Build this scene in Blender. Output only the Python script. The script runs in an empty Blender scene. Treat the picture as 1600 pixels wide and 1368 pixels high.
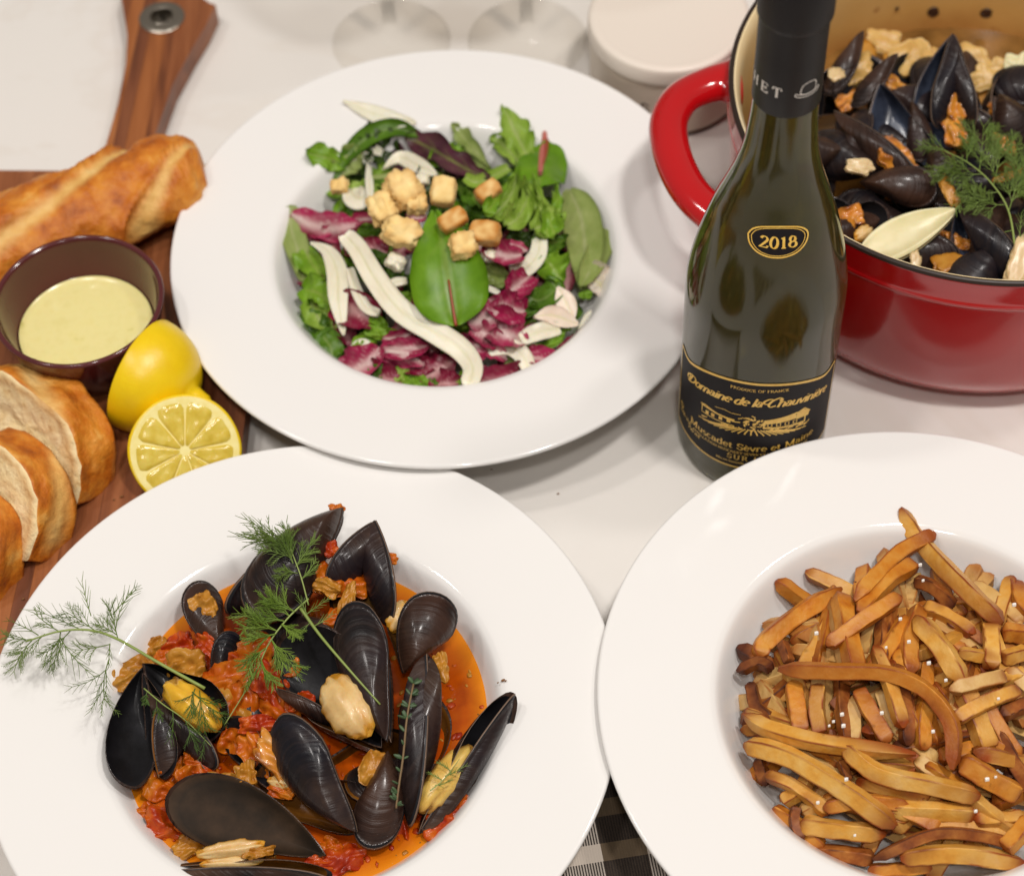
import bpy, bmesh, math, random
from mathutils import Vector, Matrix, noise
from math import sin, cos, pi, radians, sqrt, exp, atan2

# ------------------------------------------------------------------ camera, world, lamps, exposure
SC = bpy.context.scene
COL = SC.collection
K = 0.01                                        # all numbers below are centimetres
F_PX, PITCH, ROLL, CAM_H = 3269.27, radians(54.20777), radians(-2.87448), 87.207
_fw = Vector((0, cos(PITCH), -sin(PITCH)))
_r0 = Vector((1, 0, 0)); _u0 = _r0.cross(_fw)
_rt = cos(ROLL) * _r0 + sin(ROLL) * _u0
_up = -sin(ROLL) * _r0 + cos(ROLL) * _u0
CAM = Vector((0, 0, CAM_H))
cd = bpy.data.cameras.new('camera'); cam = bpy.data.objects.new('camera', cd); COL.objects.link(cam)
cam.matrix_world = Matrix(((_rt.x, _up.x, -_fw.x, 0), (_rt.y, _up.y, -_fw.y, 0), (_rt.z, _up.z, -_fw.z, CAM_H * K), (0, 0, 0, 1)))
cd.sensor_fit = 'HORIZONTAL'; cd.sensor_width = 36; cd.lens = 36 * F_PX / 1600
cd.clip_start = 0.02; cd.clip_end = 50
cd.dof.use_dof = True; cd.dof.focus_distance = 0.95; cd.dof.aperture_fstop = 7.0
SC.camera = cam

W = bpy.data.worlds.new('World'); SC.world = W; W.use_nodes = True
bg = W.node_tree.nodes['Background']
bg.inputs[0].default_value = (1.0, 0.91, 0.81, 1); bg.inputs[1].default_value = 0.25

def ceiling_lamp(x, y, z, watts, d=16, col=(1.0, 0.95, 0.905)):
    l = bpy.data.lights.new('ceiling_lamp', 'AREA'); l.shape = 'DISK'; l.size = d * K; l.energy = watts; l.color = col
    o = bpy.data.objects.new('ceiling_lamp', l); COL.objects.link(o); o.location = (x * K, y * K, z * K)
    o.rotation_euler = (Vector((0, 62, 0)) - Vector((x, y, z))).to_track_quat('-Z', 'Y').to_euler()
ceiling_lamp(44, 36, 176, 14.0)
ceiling_lamp(-50, 42, 180, 6.2)
ceiling_lamp(86, 84, 176, 5.0)
ceiling_lamp(-92, 78, 180, 5.4)
ceiling_lamp(4, -32, 182, 7.6)
SC.view_settings.view_transform = 'Standard'; SC.view_settings.look = 'None'
SC.view_settings.exposure = -0.02; SC.view_settings.gamma = 1.0
try:
    SC.cycles.caustics_refractive = True; SC.cycles.caustics_reflective = False
    SC.cycles.blur_glossy = 1.0; SC.cycles.max_bounces = 10; SC.cycles.transmission_bounces = 10
    SC.cycles.sample_clamp_indirect = 6.0
    SC.cycles.use_denoising = True
except Exception:
    pass

# ------------------------------------------------------------------ helpers: points, meshes, tags
def at(px, py, z):                              # the table-space point seen at a photo pixel, at height z
    d = _fw * F_PX + _rt * (px - 800) - _up * (py - 684)
    return CAM + d * ((z - CAM_H) / d.z)
def pxcm(p):                                    # photo pixels per cm at a point
    return F_PX / (Vector(p) - CAM).dot(_fw)
def plate_z(r):                                 # top of a salad or fries plate at radius r
    for (a, za), (b, zb) in (((0, .6), (6.6, .7)), ((6.6, .7), (8.2, 1.95)), ((8.2, 1.95), (8.7, 2.8)), ((8.7, 2.8), (9.3, 3.4)), ((9.3, 3.4), (14.4, 3.95))):
        if r <= b: return za + (zb - za) * (r - a) / (b - a)
    return 3.95
def dome(px, py, c, z0, h, R, off=0.0):         # a point on a heap of food: pixel + heap shape
    z = z0 + h
    for _ in range(12):
        p = at(px, py, z)
        d = (p - Vector((c[0], c[1], p.z))).length; r = min(1.0, d / R)
        z = 0.5 * z + 0.5 * max(z0 + h * (1 - r * r) + off, plate_z(d) + .22 if p.y > c[1] + 2.5 else 0)
    return at(px, py, z)
def nz(p, s=1.0, seed=0.0):
    return noise.noise(Vector(p) * s + Vector((seed * 7.31, seed * 3.17, seed * 5.77)))

def tag(o, label=None, cat=None, group=None, kind=None):
    if label: o['label'] = label
    if cat: o['category'] = cat
    if group: o['group'] = group
    if kind: o['kind'] = kind
    return o
def empty(name, loc, label=None, cat=None, group=None):
    o = bpy.data.objects.new(name, None); COL.objects.link(o); o.empty_display_size = 0.01
    o.location = Vector(loc) * K; o['org'] = list(loc)
    return tag(o, label, cat, group)
def mk(name, vf, mats, parent=None, smooth=True, f=None, g=None, mi=None, org=None, auto=None):
    vs, fs = vf
    vs = [Vector(v) for v in vs]
    if org is None:
        if parent is not None: org = Vector(parent['org'])
        else:
            n = len(vs); org = Vector((sum(v.x for v in vs) / n, sum(v.y for v in vs) / n, min(v.z for v in vs)))
    org = Vector(org)
    me = bpy.data.meshes.new(name)
    me.from_pydata([tuple((v - org) * K) for v in vs], [], fs)
    for m in (mats if isinstance(mats, (list, tuple)) else [mats]): me.materials.append(m)
    if mi: me.polygons.foreach_set('material_index', mi)
    if smooth: me.polygons.foreach_set('use_smooth', [True] * len(me.polygons))
    if f is not None:
        a = me.attributes.new('f', 'FLOAT', 'POINT'); a.data.foreach_set('value', [float(q) for q in f])
    if g is not None:
        a = me.attributes.new('g', 'FLOAT', 'POINT'); a.data.foreach_set('value', [float(q) for q in g])
    if auto:
        me.set_sharp_from_angle(angle=radians(auto))
    me.update()
    o = bpy.data.objects.new(name, me); COL.objects.link(o)
    if parent is not None:
        o.parent = parent; o.location = (org - Vector(parent['org'])) * K
    else: o.location = org * K
    o['org'] = list(org)
    return o
def join(*parts):
    vs, fs = [], []
    for v, f in parts:
        n = len(vs); vs += list(v); fs += [tuple(i + n for i in q) for q in f]
    return vs, fs
def lathe(prof, c=(0, 0), n=96, z0=0.0, closed=False, caps=False):
    vs, fs = [], []
    for r, z in prof:
        for k in range(n):
            a = 2 * pi * k / n
            vs.append(Vector((c[0] + r * cos(a), c[1] + r * sin(a), z0 + z)))
    m = len(prof)
    for i in range(m if closed else m - 1):
        j = (i + 1) % m
        for k in range(n):
            k2 = (k + 1) % n
            fs.append((i * n + k, i * n + k2, j * n + k2, j * n + k))
    if caps:
        if prof[0][0] > 1e-6: fs.append(tuple(range(n))[::-1])
        if prof[-1][0] > 1e-6: fs.append(tuple(range((m - 1) * n, m * n)))
    return vs, fs
def spline(pts, n):                             # Catmull-Rom resampling of tuples
    pts = [Vector(p) for p in pts]
    if len(pts) == 2: return [pts[0].lerp(pts[1], k / (n - 1)) for k in range(n)]
    q = [2 * pts[0] - pts[1]] + pts + [2 * pts[-1] - pts[-2]]
    m = len(pts) - 1; out = []
    for k in range(n):
        t = k / (n - 1) * m; i = min(int(t), m - 1); t -= i
        a, b, c, d = q[i:i + 4]
        out.append(0.5 * ((2 * b) + (c - a) * t + (2 * a - 5 * b + 4 * c - d) * t * t + (3 * b - a - 3 * c + d) * t ** 3))
    return out
def frames(path, up=None):
    N = len(path); T = [(path[min(i + 1, N - 1)] - path[max(i - 1, 0)]).normalized() for i in range(N)]
    u = Vector(up) if up is not None else (Vector((0, 0, 1)) if abs(T[0].z) < .9 else Vector((1, 0, 0)))
    out = []
    for t in T:
        if up is not None: u = Vector(up)
        s = t.cross(u)
        if s.length < 1e-5: s = t.cross(Vector((1, 0.3, 0.1)))
        s.normalize(); u = s.cross(t).normalized(); out.append((t, s, u))
    return out
def tube(path, rad, n=6, cap=True, up=None, flat=1.0):
    path = [Vector(p) for p in path]; N = len(path)
    if not isinstance(rad, (list, tuple)): rad = [rad] * N
    vs, fs = [], []
    for p, r, (t, s, u) in zip(path, rad, frames(path, up)):
        for k in range(n):
            a = 2 * pi * k / n
            vs.append(p + s * (r * cos(a)) + u * (r * flat * sin(a)))
    for i in range(N - 1):
        for k in range(n):
            k2 = (k + 1) % n
            fs.append((i * n + k, i * n + k2, (i + 1) * n + k2, (i + 1) * n + k))
    if cap: fs.append(tuple(range(n))[::-1]); fs.append(tuple(range((N - 1) * n, N * n)))
    return vs, fs
def grid(nu, nv, fn):
    vs = [Vector(fn(i / (nu - 1), j / (nv - 1))) for i in range(nu) for j in range(nv)]
    fs = [(i * nv + j, (i + 1) * nv + j, (i + 1) * nv + j + 1, i * nv + j + 1) for i in range(nu - 1) for j in range(nv - 1)]
    return vs, fs
def prism(poly, z0, z1):
    n = len(poly)
    vs = [Vector((x, y, z0)) for x, y in poly] + [Vector((x, y, z1)) for x, y in poly]
    fs = [tuple(range(n))[::-1], tuple(range(n, 2 * n))] + [(i, (i + 1) % n, n + (i + 1) % n, n + i) for i in range(n)]
    return vs, fs
def ball(c, ax, n=12, m=8, fn=None):            # lumpy ellipsoid on three axis vectors
    c = Vector(c); A, B, Cc = [Vector(a) for a in ax]; vs, fs = [], []
    for i in range(m + 1):
        th = pi * i / m
        for k in range(n):
            ph = 2 * pi * k / n
            d = (cos(th), sin(th) * cos(ph), sin(th) * sin(ph))
            q = fn(d) if fn else 1.0
            vs.append(c + (A * d[0] + B * d[1] + Cc * d[2]) * q)
    for i in range(m):
        for k in range(n):
            k2 = (k + 1) % n
            fs.append((i * n + k, i * n + k2, (i + 1) * n + k2, (i + 1) * n + k))
    return vs, fs

# ------------------------------------------------------------------ materials
def lin(c):
    return tuple(((x / 255) / 12.92 if x / 255 <= .04045 else ((x / 255 + .055) / 1.055) ** 2.4) for x in c) + (1,)
def new_mat(name):
    m = bpy.data.materials.new(name); m.use_nodes = True
    nt = m.node_tree; b = nt.nodes['Principled BSDF']
    return m, nt, b
def node(nt, kind, **kw):
    n = nt.nodes.new(kind)
    for k, v in kw.items():
        if k.startswith('i_'):
            n.inputs[k[2:].replace('_', ' ')].default_value = v
        else: setattr(n, k, v)
    return n
def ramp(nt, stops, src, interp='LINEAR'):
    r = nt.nodes.new('ShaderNodeValToRGB'); e = r.color_ramp.elements; r.color_ramp.interpolation = interp
    while len(e) < len(stops): e.new(0.5)
    for el, (p, c) in zip(e, stops): el.position = p; el.color = lin(c) if max(c[:3]) > 1.0 else tuple(c) + (1,)
    nt.links.new(src, r.inputs[0]); return r.outputs[0]
def coords(nt, scale, rnd=True):
    tc = node(nt, 'ShaderNodeTexCoord'); mp = node(nt, 'ShaderNodeMapping')
    mp.inputs['Scale'].default_value = scale if isinstance(scale, (tuple, list)) else (scale,) * 3
    nt.links.new(tc.outputs['Object'], mp.inputs['Vector'])
    if rnd:
        oi = node(nt, 'ShaderNodeObjectInfo'); ml = node(nt, 'ShaderNodeMath', operation='MULTIPLY'); ml.inputs[1].default_value = 37.0
        nt.links.new(oi.outputs['Random'], ml.inputs[0]); return mp.outputs[0], ml.outputs[0]
    return mp.outputs[0], None
def nfac(nt, scale, detail=4, rough=.55, rnd=True, dist=0.0):
    v, w = coords(nt, scale, rnd)
    n = node(nt, 'ShaderNodeTexNoise', noise_dimensions='4D'); n.inputs['Scale'].default_value = 1.0
    n.inputs['Detail'].default_value = detail; n.inputs['Roughness'].default_value = rough; n.inputs['Distortion'].default_value = dist
    nt.links.new(v, n.inputs['Vector'])
    if w: nt.links.new(w, n.inputs['W'])
    return n.outputs['Fac']
def mixc(nt, f, a, b, mode='MIX'):
    m = nt.nodes.new('ShaderNodeMix'); m.data_type = 'RGBA'; m.blend_type = mode
    for s, v in ((m.inputs[0], f), (m.inputs[6], a), (m.inputs[7], b)):
        if hasattr(v, 'is_linked'): nt.links.new(v, s)
        else: s.default_value = v
    return m.outputs[2]
def math_(nt, op, a, b=0.0, clamp=False):
    m = node(nt, 'ShaderNodeMath', operation=op); m.use_clamp = clamp
    for s, v in ((m.inputs[0], a), (m.inputs[1], b)):
        if hasattr(v, 'is_linked'): nt.links.new(v, s)
        else: s.default_value = v
    return m.outputs[0]
def bump(nt, b, fac, strength, dist):
    bn = node(nt, 'ShaderNodeBump'); bn.inputs['Strength'].default_value = strength; bn.inputs['Distance'].default_value = dist * K
    nt.links.new(fac, bn.inputs['Height']); nt.links.new(bn.outputs[0], b.inputs['Normal'])
def food(name, A, B=None, scale=120, detail=4, rough=.5, spec=.5, bmp=None, fnoise=0.0, fscale=None, sss=0.0, coat=0.0, ssr=(1, .5, .25), trans=0.0, coatr=.08, rings=None, tint=None):
    """A, B: colour ramps over noise; the point attribute f (plus noise) goes from A to B."""
    m, nt, b = new_mat(name)
    nf = nfac(nt, scale, detail)
    c = ramp(nt, A, nf)
    if B:
        at_ = node(nt, 'ShaderNodeAttribute', attribute_name='f'); fac = at_.outputs['Fac']
        if fnoise:
            n2 = nfac(nt, fscale or scale * 1.7, 5)
            fac = math_(nt, 'ADD', fac, math_(nt, 'MULTIPLY', math_(nt, 'SUBTRACT', n2, .5), fnoise), clamp=True)
        c = mixc(nt, fac, c, ramp(nt, B, nf))
    rg = None
    if rings:                                    # growth lines: bands that follow the attribute g
        ga = node(nt, 'ShaderNodeAttribute', attribute_name='g')
        wob = math_(nt, 'ADD', math_(nt, 'MULTIPLY', ga.outputs['Fac'], rings[0]), math_(nt, 'MULTIPLY', nfac(nt, 60, 2), 1.2))
        r1 = node(nt, 'ShaderNodeTexNoise', noise_dimensions='1D'); r1.inputs['Scale'].default_value = 1.0; r1.inputs['Detail'].default_value = 4
        nt.links.new(wob, r1.inputs['W']); rg = r1.outputs['Fac']
        c = mixc(nt, math_(nt, 'MULTIPLY', ramp(nt, [(.5, (0, 0, 0)), (.68, (1, 1, 1))], rg), rings[2]), c, lin(rings[1]))
    if tint:                                     # each shell leans to one of two hues
        oi = node(nt, 'ShaderNodeObjectInfo')
        hue = ramp(nt, [(.3, tint[0]), (.7, tint[1])], oi.outputs['Random'])
        c = mixc(nt, math_(nt, 'MULTIPLY', ramp(nt, [(.38, (0, 0, 0)), (.62, (1, 1, 1))], nfac(nt, 38, 4)), tint[2]), c, hue)
    nt.links.new(c, b.inputs['Base Color'])
    b.inputs['Roughness'].default_value = rough; b.inputs['Specular IOR Level'].default_value = spec
    b.inputs['Coat Weight'].default_value = coat; b.inputs['Coat Roughness'].default_value = coatr
    if sss:
        b.inputs['Subsurface Weight'].default_value = sss; b.inputs['Subsurface Radius'].default_value = ssr; b.inputs['Subsurface Scale'].default_value = 0.003
    if bmp:
        hh = nfac(nt, bmp[0], 5)
        if rg is not None: hh = math_(nt, 'ADD', math_(nt, 'MULTIPLY', hh, .5), rg)
        bump(nt, b, hh, bmp[1], bmp[2])
    if trans:
        tr = node(nt, 'ShaderNodeBsdfTranslucent'); nt.links.new(c, tr.inputs['Color'])
        ms = node(nt, 'ShaderNodeMixShader'); ms.inputs[0].default_value = trans
        out = nt.nodes['Material Output']
        nt.links.new(b.outputs[0], ms.inputs[1]); nt.links.new(tr.outputs[0], ms.inputs[2]); nt.links.new(ms.outputs[0], out.inputs[0])
    return m
def plain(name, col, rough=.4, metal=0.0, spec=.5, coat=0.0, **kw):
    m, nt, b = new_mat(name)
    b.inputs['Base Color'].default_value = lin(col) if max(col) > 1 else tuple(col) + (1,)
    b.inputs['Roughness'].default_value = rough; b.inputs['Metallic'].default_value = metal
    b.inputs['Specular IOR Level'].default_value = spec; b.inputs['Coat Weight'].default_value = coat
    b.inputs['Coat Roughness'].default_value = .05
    for k, v in kw.items(): b.inputs[k.replace('_', ' ')].default_value = v
    return m

# ------------------------------------------------------------------ the setting: counter and napkin
def m_counter():
    m, nt, b = new_mat('white_quartz')
    n1 = nfac(nt, 4, 5, .6, rnd=False, dist=1.0); n2 = nfac(nt, 60, 3, .5, rnd=False); n3 = nfac(nt, 900, 1, .5, rnd=False)
    c = ramp(nt, [(0.0, (.765, .735, .695)), (.47, (.765, .735, .695)), (.5, (.74, .70, .65)), (.53, (.77, .74, .70)), (1, (.785, .755, .715))], n1)
    c = mixc(nt, math_(nt, 'MULTIPLY', n2, .35), c, (.75, .71, .665, 1))
    c = mixc(nt, ramp(nt, [(.72, (0, 0, 0)), (.80, (.35, .35, .35))], n3), c, (.5, .42, .34, 1))
    nt.links.new(c, b.inputs['Base Color']); b.inputs['Roughness'].default_value = .32
    return m
ctr = mk('countertop', prism([(-150, -20), (150, -20), (150, 190), (-150, 190)], -4, 0), m_counter(), smooth=False, org=(0, 0, 0))
tag(ctr, 'white veined quartz countertop under everything', 'countertop', kind='structure')

def m_plaid():
    m, nt, b = new_mat('plaid_cotton')
    tc = node(nt, 'ShaderNodeTexCoord'); sp = node(nt, 'ShaderNodeSeparateXYZ'); nt.links.new(tc.outputs['Object'], sp.inputs[0])
    def band(s, period, duty, ph):
        fr = math_(nt, 'FRACT', math_(nt, 'ADD', math_(nt, 'DIVIDE', s, period * K), ph))
        return math_(nt, 'LESS_THAN', fr, duty)
    u = band(sp.outputs[0], 3.9, .52, .12); v = band(sp.outputs[1], 2.15, .6, .35)
    fr = math_(nt, 'FRACT', math_(nt, 'DIVIDE', sp.outputs[0], .125 * K))
    rib = math_(nt, 'LESS_THAN', fr, .5)
    ns = nfac(nt, 1500, 2, .5, rnd=False)
    light = (.64, .56, .48, 1); taupe = (.125, .088, .052, 1); black = (.012, .0095, .009, 1)
    white_part = mixc(nt, v, light, mixc(nt, rib, (.52, .46, .40, 1), (.03, .027, .026, 1)))
    dark_part = mixc(nt, v, taupe, mixc(nt, rib, black, (.03, .021, .016, 1)))
    c = mixc(nt, u, white_part, dark_part)
    c = mixc(nt, math_(nt, 'MULTIPLY', ns, .5), c, mixc(nt, .5, c, (.2, .16, .13, 1)))
    nt.links.new(c, b.inputs['Base Color']); b.inputs['Roughness'].default_value = .95; b.inputs['Specular IOR Level'].default_value = .1
    w = math_(nt, 'PINGPONG', math_(nt, 'DIVIDE', sp.outputs[0], .0625 * K), 1.0); bump(nt, b, w, .5, .03)
    return m
def napkin_pt(u, v):
    x = -17 + 34 * u; y = -14 + 27 * v
    z = .12 + .10 * nz((x, y, 0), .22, 3)
    return (x, y, z)
v_, f_ = grid(70, 56, napkin_pt)
n0 = len(v_); bot = [p - Vector((0, 0, .09)) for p in v_]
napkin = mk('napkin', (v_ + bot, f_ + [tuple(i + n0 for i in q)[::-1] for q in f_]), m_plaid(), org=(0, 0, 0))
napkin.location = (4.2 * K, 34.5 * K, 0); napkin.rotation_euler = (0, 0, radians(7))
tag(napkin, 'black, taupe and white plaid cloth napkin lying under the front plates', 'napkin')

# ------------------------------------------------------------------ porcelain plates
porcelain = plain('white_porcelain', (.80, .785, .765), rough=.09, spec=.55)
def plate(c, rim, label):
    s = rim
    prof = [(0, .55), (5.0, .56), (6.6, .66), (7.5, .98), (8.2, s - 2.0), (8.7, s - 1.15), (9.0, s - .72), (9.25, s - .55), (9.6, s - .47), (11, s - .36),
            (13.2, s - .12), (14.1, s - .02), (14.32, s), (14.43, s - .06), (14.46, s - .17), (14.40, s - .28), (14.2, s - .36), (13.0, s - .48), (10.5, s - .78), (9.4, s - .95),
            (8.9, s - 1.5), (8.2, s - 2.4 if s > 3.3 else .9), (7.4, .55), (6.4, .30), (6.1, 0.0), (5.5, 0.0), (5.3, .2), (0, .2)]
    sm = []
    for a, b in zip(prof[:-1], prof[1:]): sm.append(a)
    sm.append(prof[-1])
    pts = [tuple(p) for p in spline([(r, z, 0) for r, z in sm], 90)]
    o = mk('wide_rim_bowl', lathe([(max(0, p[0]), max(0, p[1])) for p in pts], c, 160), porcelain, org=(c[0], c[1], 0))
    return tag(o, label, 'plate', 'white wide rimmed bowls')
PS, PM, PF = (-3.057, 72.995), (-10.183, 46.235), (17.684, 44.945)
plate(PS, 3.9, 'white wide rimmed bowl holding the green and red salad')
plate(PM, 3.35, 'white wide rimmed bowl holding mussels in orange broth')
plate(PF, 3.9, 'white wide rimmed bowl holding the french fries')

# ------------------------------------------------------------------ lettering: a small broad-nib stroke face
def _arc(cx, cy, rx, ry, a0, a1, n=9):
    return [(cx + rx * cos(radians(a0 + (a1 - a0) * k / n)), cy + ry * sin(radians(a0 + (a1 - a0) * k / n))) for k in range(n + 1)]
def _sf(x, y, w=.09): return [(x - w, y), (x + w, y)]
GL = {   # advance, strokes; cap height .7, x-height .46
 'H': (.72, [[(.14, 0), (.14, .7)], [(.56, 0), (.56, .7)], [(.14, .36), (.56, .36)], _sf(.14, 0), _sf(.14, .7), _sf(.56, 0), _sf(.56, .7)]),
 'E': (.60, [[(.14, 0), (.14, .7)], [(.05, .7), (.5, .7), (.5, .56)], [(.05, 0), (.52, 0), (.52, .15)], [(.14, .36), (.4, .36)], [(.4, .28), (.4, .44)]]),
 'T': (.62, [[(.31, 0), (.31, .7)], [(.06, .54), (.06, .7), (.56, .7), (.56, .54)], _sf(.31, 0)]),
 'C': (.66, [_arc(.36, .35, .29, .36, 45, 315, 16), [(.57, .48), (.57, .68)]]),
 'P': (.56, [[(.14, 0), (.14, .7)], [(.14, .7)] + _arc(.28, .52, .2, .18, 90, -90, 9) + [(.14, .34)], _sf(.14, 0), _sf(.1, .7)]),
 'R': (.64, [[(.14, 0), (.14, .7)], [(.14, .7)] + _arc(.28, .53, .19, .17, 90, -90, 9) + [(.14, .36)], [(.3, .36), (.56, 0)], _sf(.14, 0), _sf(.1, .7), _sf(.58, 0, .06)]),
 'O': (.72, [_arc(.36, .35, .29, .36, 0, 360, 22)]),
 'D': (.70, [[(.14, 0), (.14, .7)], [(.1, .7), (.26, .7)] + _arc(.28, .35, .32, .35, 90, -90, 14) + [(.1, 0)]]),
 'U': (.70, [[(.14, .7), (.14, .25)] + _arc(.34, .24, .2, .25, 180, 360, 10) + [(.54, .7)], _sf(.14, .7), _sf(.54, .7)]),
 'F': (.56, [[(.14, 0), (.14, .7)], [(.05, .7), (.5, .7), (.5, .55)], [(.14, .36), (.4, .36)], _sf(.14, 0)]),
 'A': (.68, [[(.06, 0), (.34, .71)], [(.34, .71), (.62, 0)], [(.17, .24), (.51, .24)], _sf(.07, 0, .07), _sf(.61, 0, .07)]),
 'N': (.74, [[(.14, 0), (.14, .7)], [(.12, .7), (.6, 0)], [(.6, 0), (.6, .7)], _sf(.14, 0), _sf(.6, .7)]),
 'S': (.54, [[(.46, .55), (.44, .68)] + _arc(.27, .53, .17, .175, 40, 270, 10) + _arc(.27, .175, .19, .18, 90, -145, 11) + [(.07, .2)]]),
 'L': (.58, [[(.14, 0), (.14, .7)], [(.05, 0), (.52, 0), (.52, .17)], _sf(.14, .7)]),
 'I': (.32, [[(.16, 0), (.16, .7)], _sf(.16, 0), _sf(.16, .7)]),
 'V': (.66, [[(.06, .7), (.33, 0)], [(.33, 0), (.6, .7)], _sf(.07, .7, .07), _sf(.59, .7, .07)]),
 'M': (.88, [[(.14, 0), (.14, .7)], [(.14, .7), (.43, .05)], [(.43, .05), (.72, .7)], [(.72, .7), (.72, 0)], _sf(.14, 0), _sf(.72, 0), _sf(.1, .7, .05), _sf(.76, .7, .05)]),
 'a': (.46, [_arc(.2, .32, .14, .14, 150, 0, 7) + [(.34, .08), (.37, .02), (.44, .03)], _arc(.2, .14, .14, .13, 60, 330, 10)]),
 'b': (.50, [[(.1, .72), (.1, 0)], _arc(.26, .22, .17, .24, 150, -150, 14)]),
 'c': (.42, [_arc(.24, .22, .18, .23, 50, 315, 12)]),
 'd': (.52, [[(.4, .72), (.4, 0), (.48, 0)], _arc(.24, .22, .17, .24, 30, 330, 14), [(.33, .71), (.4, .72)]]),
 'e': (.44, [[(.07, .25), (.38, .25)] + _arc(.23, .23, .17, .23, 5, 315, 13)]),
 'h': (.52, [[(.1, .72), (.1, 0)], [(.1, .3)] + _arc(.26, .3, .15, .15, 150, 0, 7) + [(.41, 0)], _sf(.1, 0, .07), _sf(.41, 0, .07)]),
 'i': (.26, [[(.13, .45), (.13, 0)], _sf(.13, 0, .08), [(.05, .44), (.13, .45)], [(.13, .61), (.13, .66)]]),
 'l': (.26, [[(.13, .72), (.13, 0)], _sf(.13, 0, .08), [(.05, .71), (.13, .72)]]),
 'm': (.80, [[(.1, .45), (.1, 0)], [(.1, .3)] + _arc(.25, .31, .14, .14, 150, 0, 7) + [(.39, 0)], [(.39, .3)] + _arc(.54, .31, .14, .14, 150, 0, 7) + [(.68, 0)], _sf(.1, 0, .07), _sf(.39, 0, .07), _sf(.68, 0, .07), [(.03, .44), (.1, .45)]]),
 'n': (.53, [[(.1, .45), (.1, 0)], [(.1, .3)] + _arc(.26, .3, .15, .15, 150, 0, 7) + [(.41, 0)], _sf(.1, 0, .07), _sf(.41, 0, .07), [(.03, .44), (.1, .45)]]),
 'o': (.48, [_arc(.24, .225, .18, .235, 0, 360, 18)]),
 'r': (.38, [[(.1, .45), (.1, 0)], [(.1, .28)] + _arc(.24, .3, .13, .15, 150, 45, 6), _sf(.1, 0, .08), [(.03, .44), (.1, .45)]]),
 's': (.38, [_arc(.19, .335, .12, .12, 40, 270, 8) + _arc(.19, .115, .13, .12, 90, -145, 8)]),
 't': (.34, [[(.14, .6), (.14, .08), (.2, .01), (.3, .04)], [(.03, .45), (.28, .45)]]),
 'u': (.52, [[(.1, .45), (.1, .14)] + _arc(.24, .15, .14, .15, 180, 350, 8), [(.4, .45), (.4, 0), (.47, 0)], [(.03, .44), (.1, .45)]]),
 'v': (.46, [[(.05, .45), (.23, 0)], [(.23, 0), (.41, .45)], _sf(.06, .45, .06), _sf(.4, .45, .06)]),
 '0': (.5, [_arc(.25, .33, .18, .345, 0, 360, 20)]),
 '1': (.4, [[(.1, .56), (.21, .67), (.21, 0)], _sf(.21, 0, .11)]),
 '2': (.5, [_arc(.25, .5, .17, .17, 165, -30, 9) + [(.07, .01), (.44, .01), (.46, .12)]]),
 '5': (.48, [[(.42, .67), (.14, .67), (.1, .38)] + _arc(.24, .21, .18, .21, 120, -140, 12)]),
 '7': (.46, [[(.05, .56), (.06, .67), (.42, .67), (.18, 0)]]),
 '8': (.5, [_arc(.25, .5, .14, .165, 0, 360, 16), _arc(.25, .17, .18, .175, 0, 360, 16)]),
 '%': (.7, [_arc(.17, .52, .12, .15, 0, 360, 12), _arc(.53, .15, .12, .15, 0, 360, 12), [(.16, 0), (.54, .68)]]),
 ' ': (.28, []), '.': (.2, [[(.1, 0), (.1, .05)]]),
}
GL['è'] = (GL['e'][0], GL['e'][1] + [[(.12, .66), (.25, .54)]])
GL['ë'] = GL['è']
GL['È'] = (GL['E'][0], GL['E'][1] + [[(.2, .88), (.33, .76)]])
def swash_D():
    return (.86, [[(.34, .72), (.26, .2), (.16, .02), (.02, .06)], [(.08, .0), (.3, -.02), (.62, .1), (.74, .42), (.56, .7), (.2, .74), (-.1, .52), (-.06, .26), (.12, .22), (.2, .42), (.06, .62), (-.14, .6)]])
def swash_C():
    return (.74, [[(.66, .62), (.72, .78), (.56, .86), (.24, .62), (.14, .24), (.3, 0), (.6, .12)], [(.2, .3), (-.12, .3), (-.22, .54), (.02, .76), (.3, .7)]])
def strokes_to_faces(strokes, thick, thin, ang=20, smoothn=None):
    """each stroke becomes a flat ribbon in (u, v); upright strokes are thick, flat ones thin"""
    out = []
    for st in strokes:
        if len(st) > 2 and smoothn: st = [(p.x, p.y) for p in spline([(x, y, 0) for x, y in st], len(st) * smoothn)]
        vs = []
        for i, (x, y) in enumerate(st):
            x0, y0 = st[max(i - 1, 0)]; x1, y1 = st[min(i + 1, len(st) - 1)]
            dx, dy = x1 - x0, y1 - y0; L = sqrt(dx * dx + dy * dy) or 1
            w = thin + (thick - thin) * abs(sin(atan2(dy, dx) + radians(ang))) ** 1.5
            nx, ny = -dy / L * w / 2, dx / L * w / 2
            vs += [(x + nx, y + ny), (x - nx, y - ny)]
        out.append(vs)
    return out
def lettering(text, size, x, y, anchor='c', shear=0.0, thick=.10, thin=.035, track=0.0, script=False):
    """ribbons of a line of text in label space (cm)"""
    items = []; pen = 0
    for i, ch in enumerate(text):
        adv, st = GL[ch]; sm = None
        if script and ch == 'D': adv, st = swash_D(); sm = 4
        if script and ch == 'C': adv, st = swash_C(); sm = 4
        for r in strokes_to_faces(st, thick, thin, smoothn=sm): items.append([((px + pen), py) for px, py in r])
        pen += adv + track
    x0 = x - (pen * size / 2 if anchor == 'c' else 0)
    return [[(x0 + (px + shear * py) * size, y + py * size) for px, py in r] for r in items]
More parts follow.
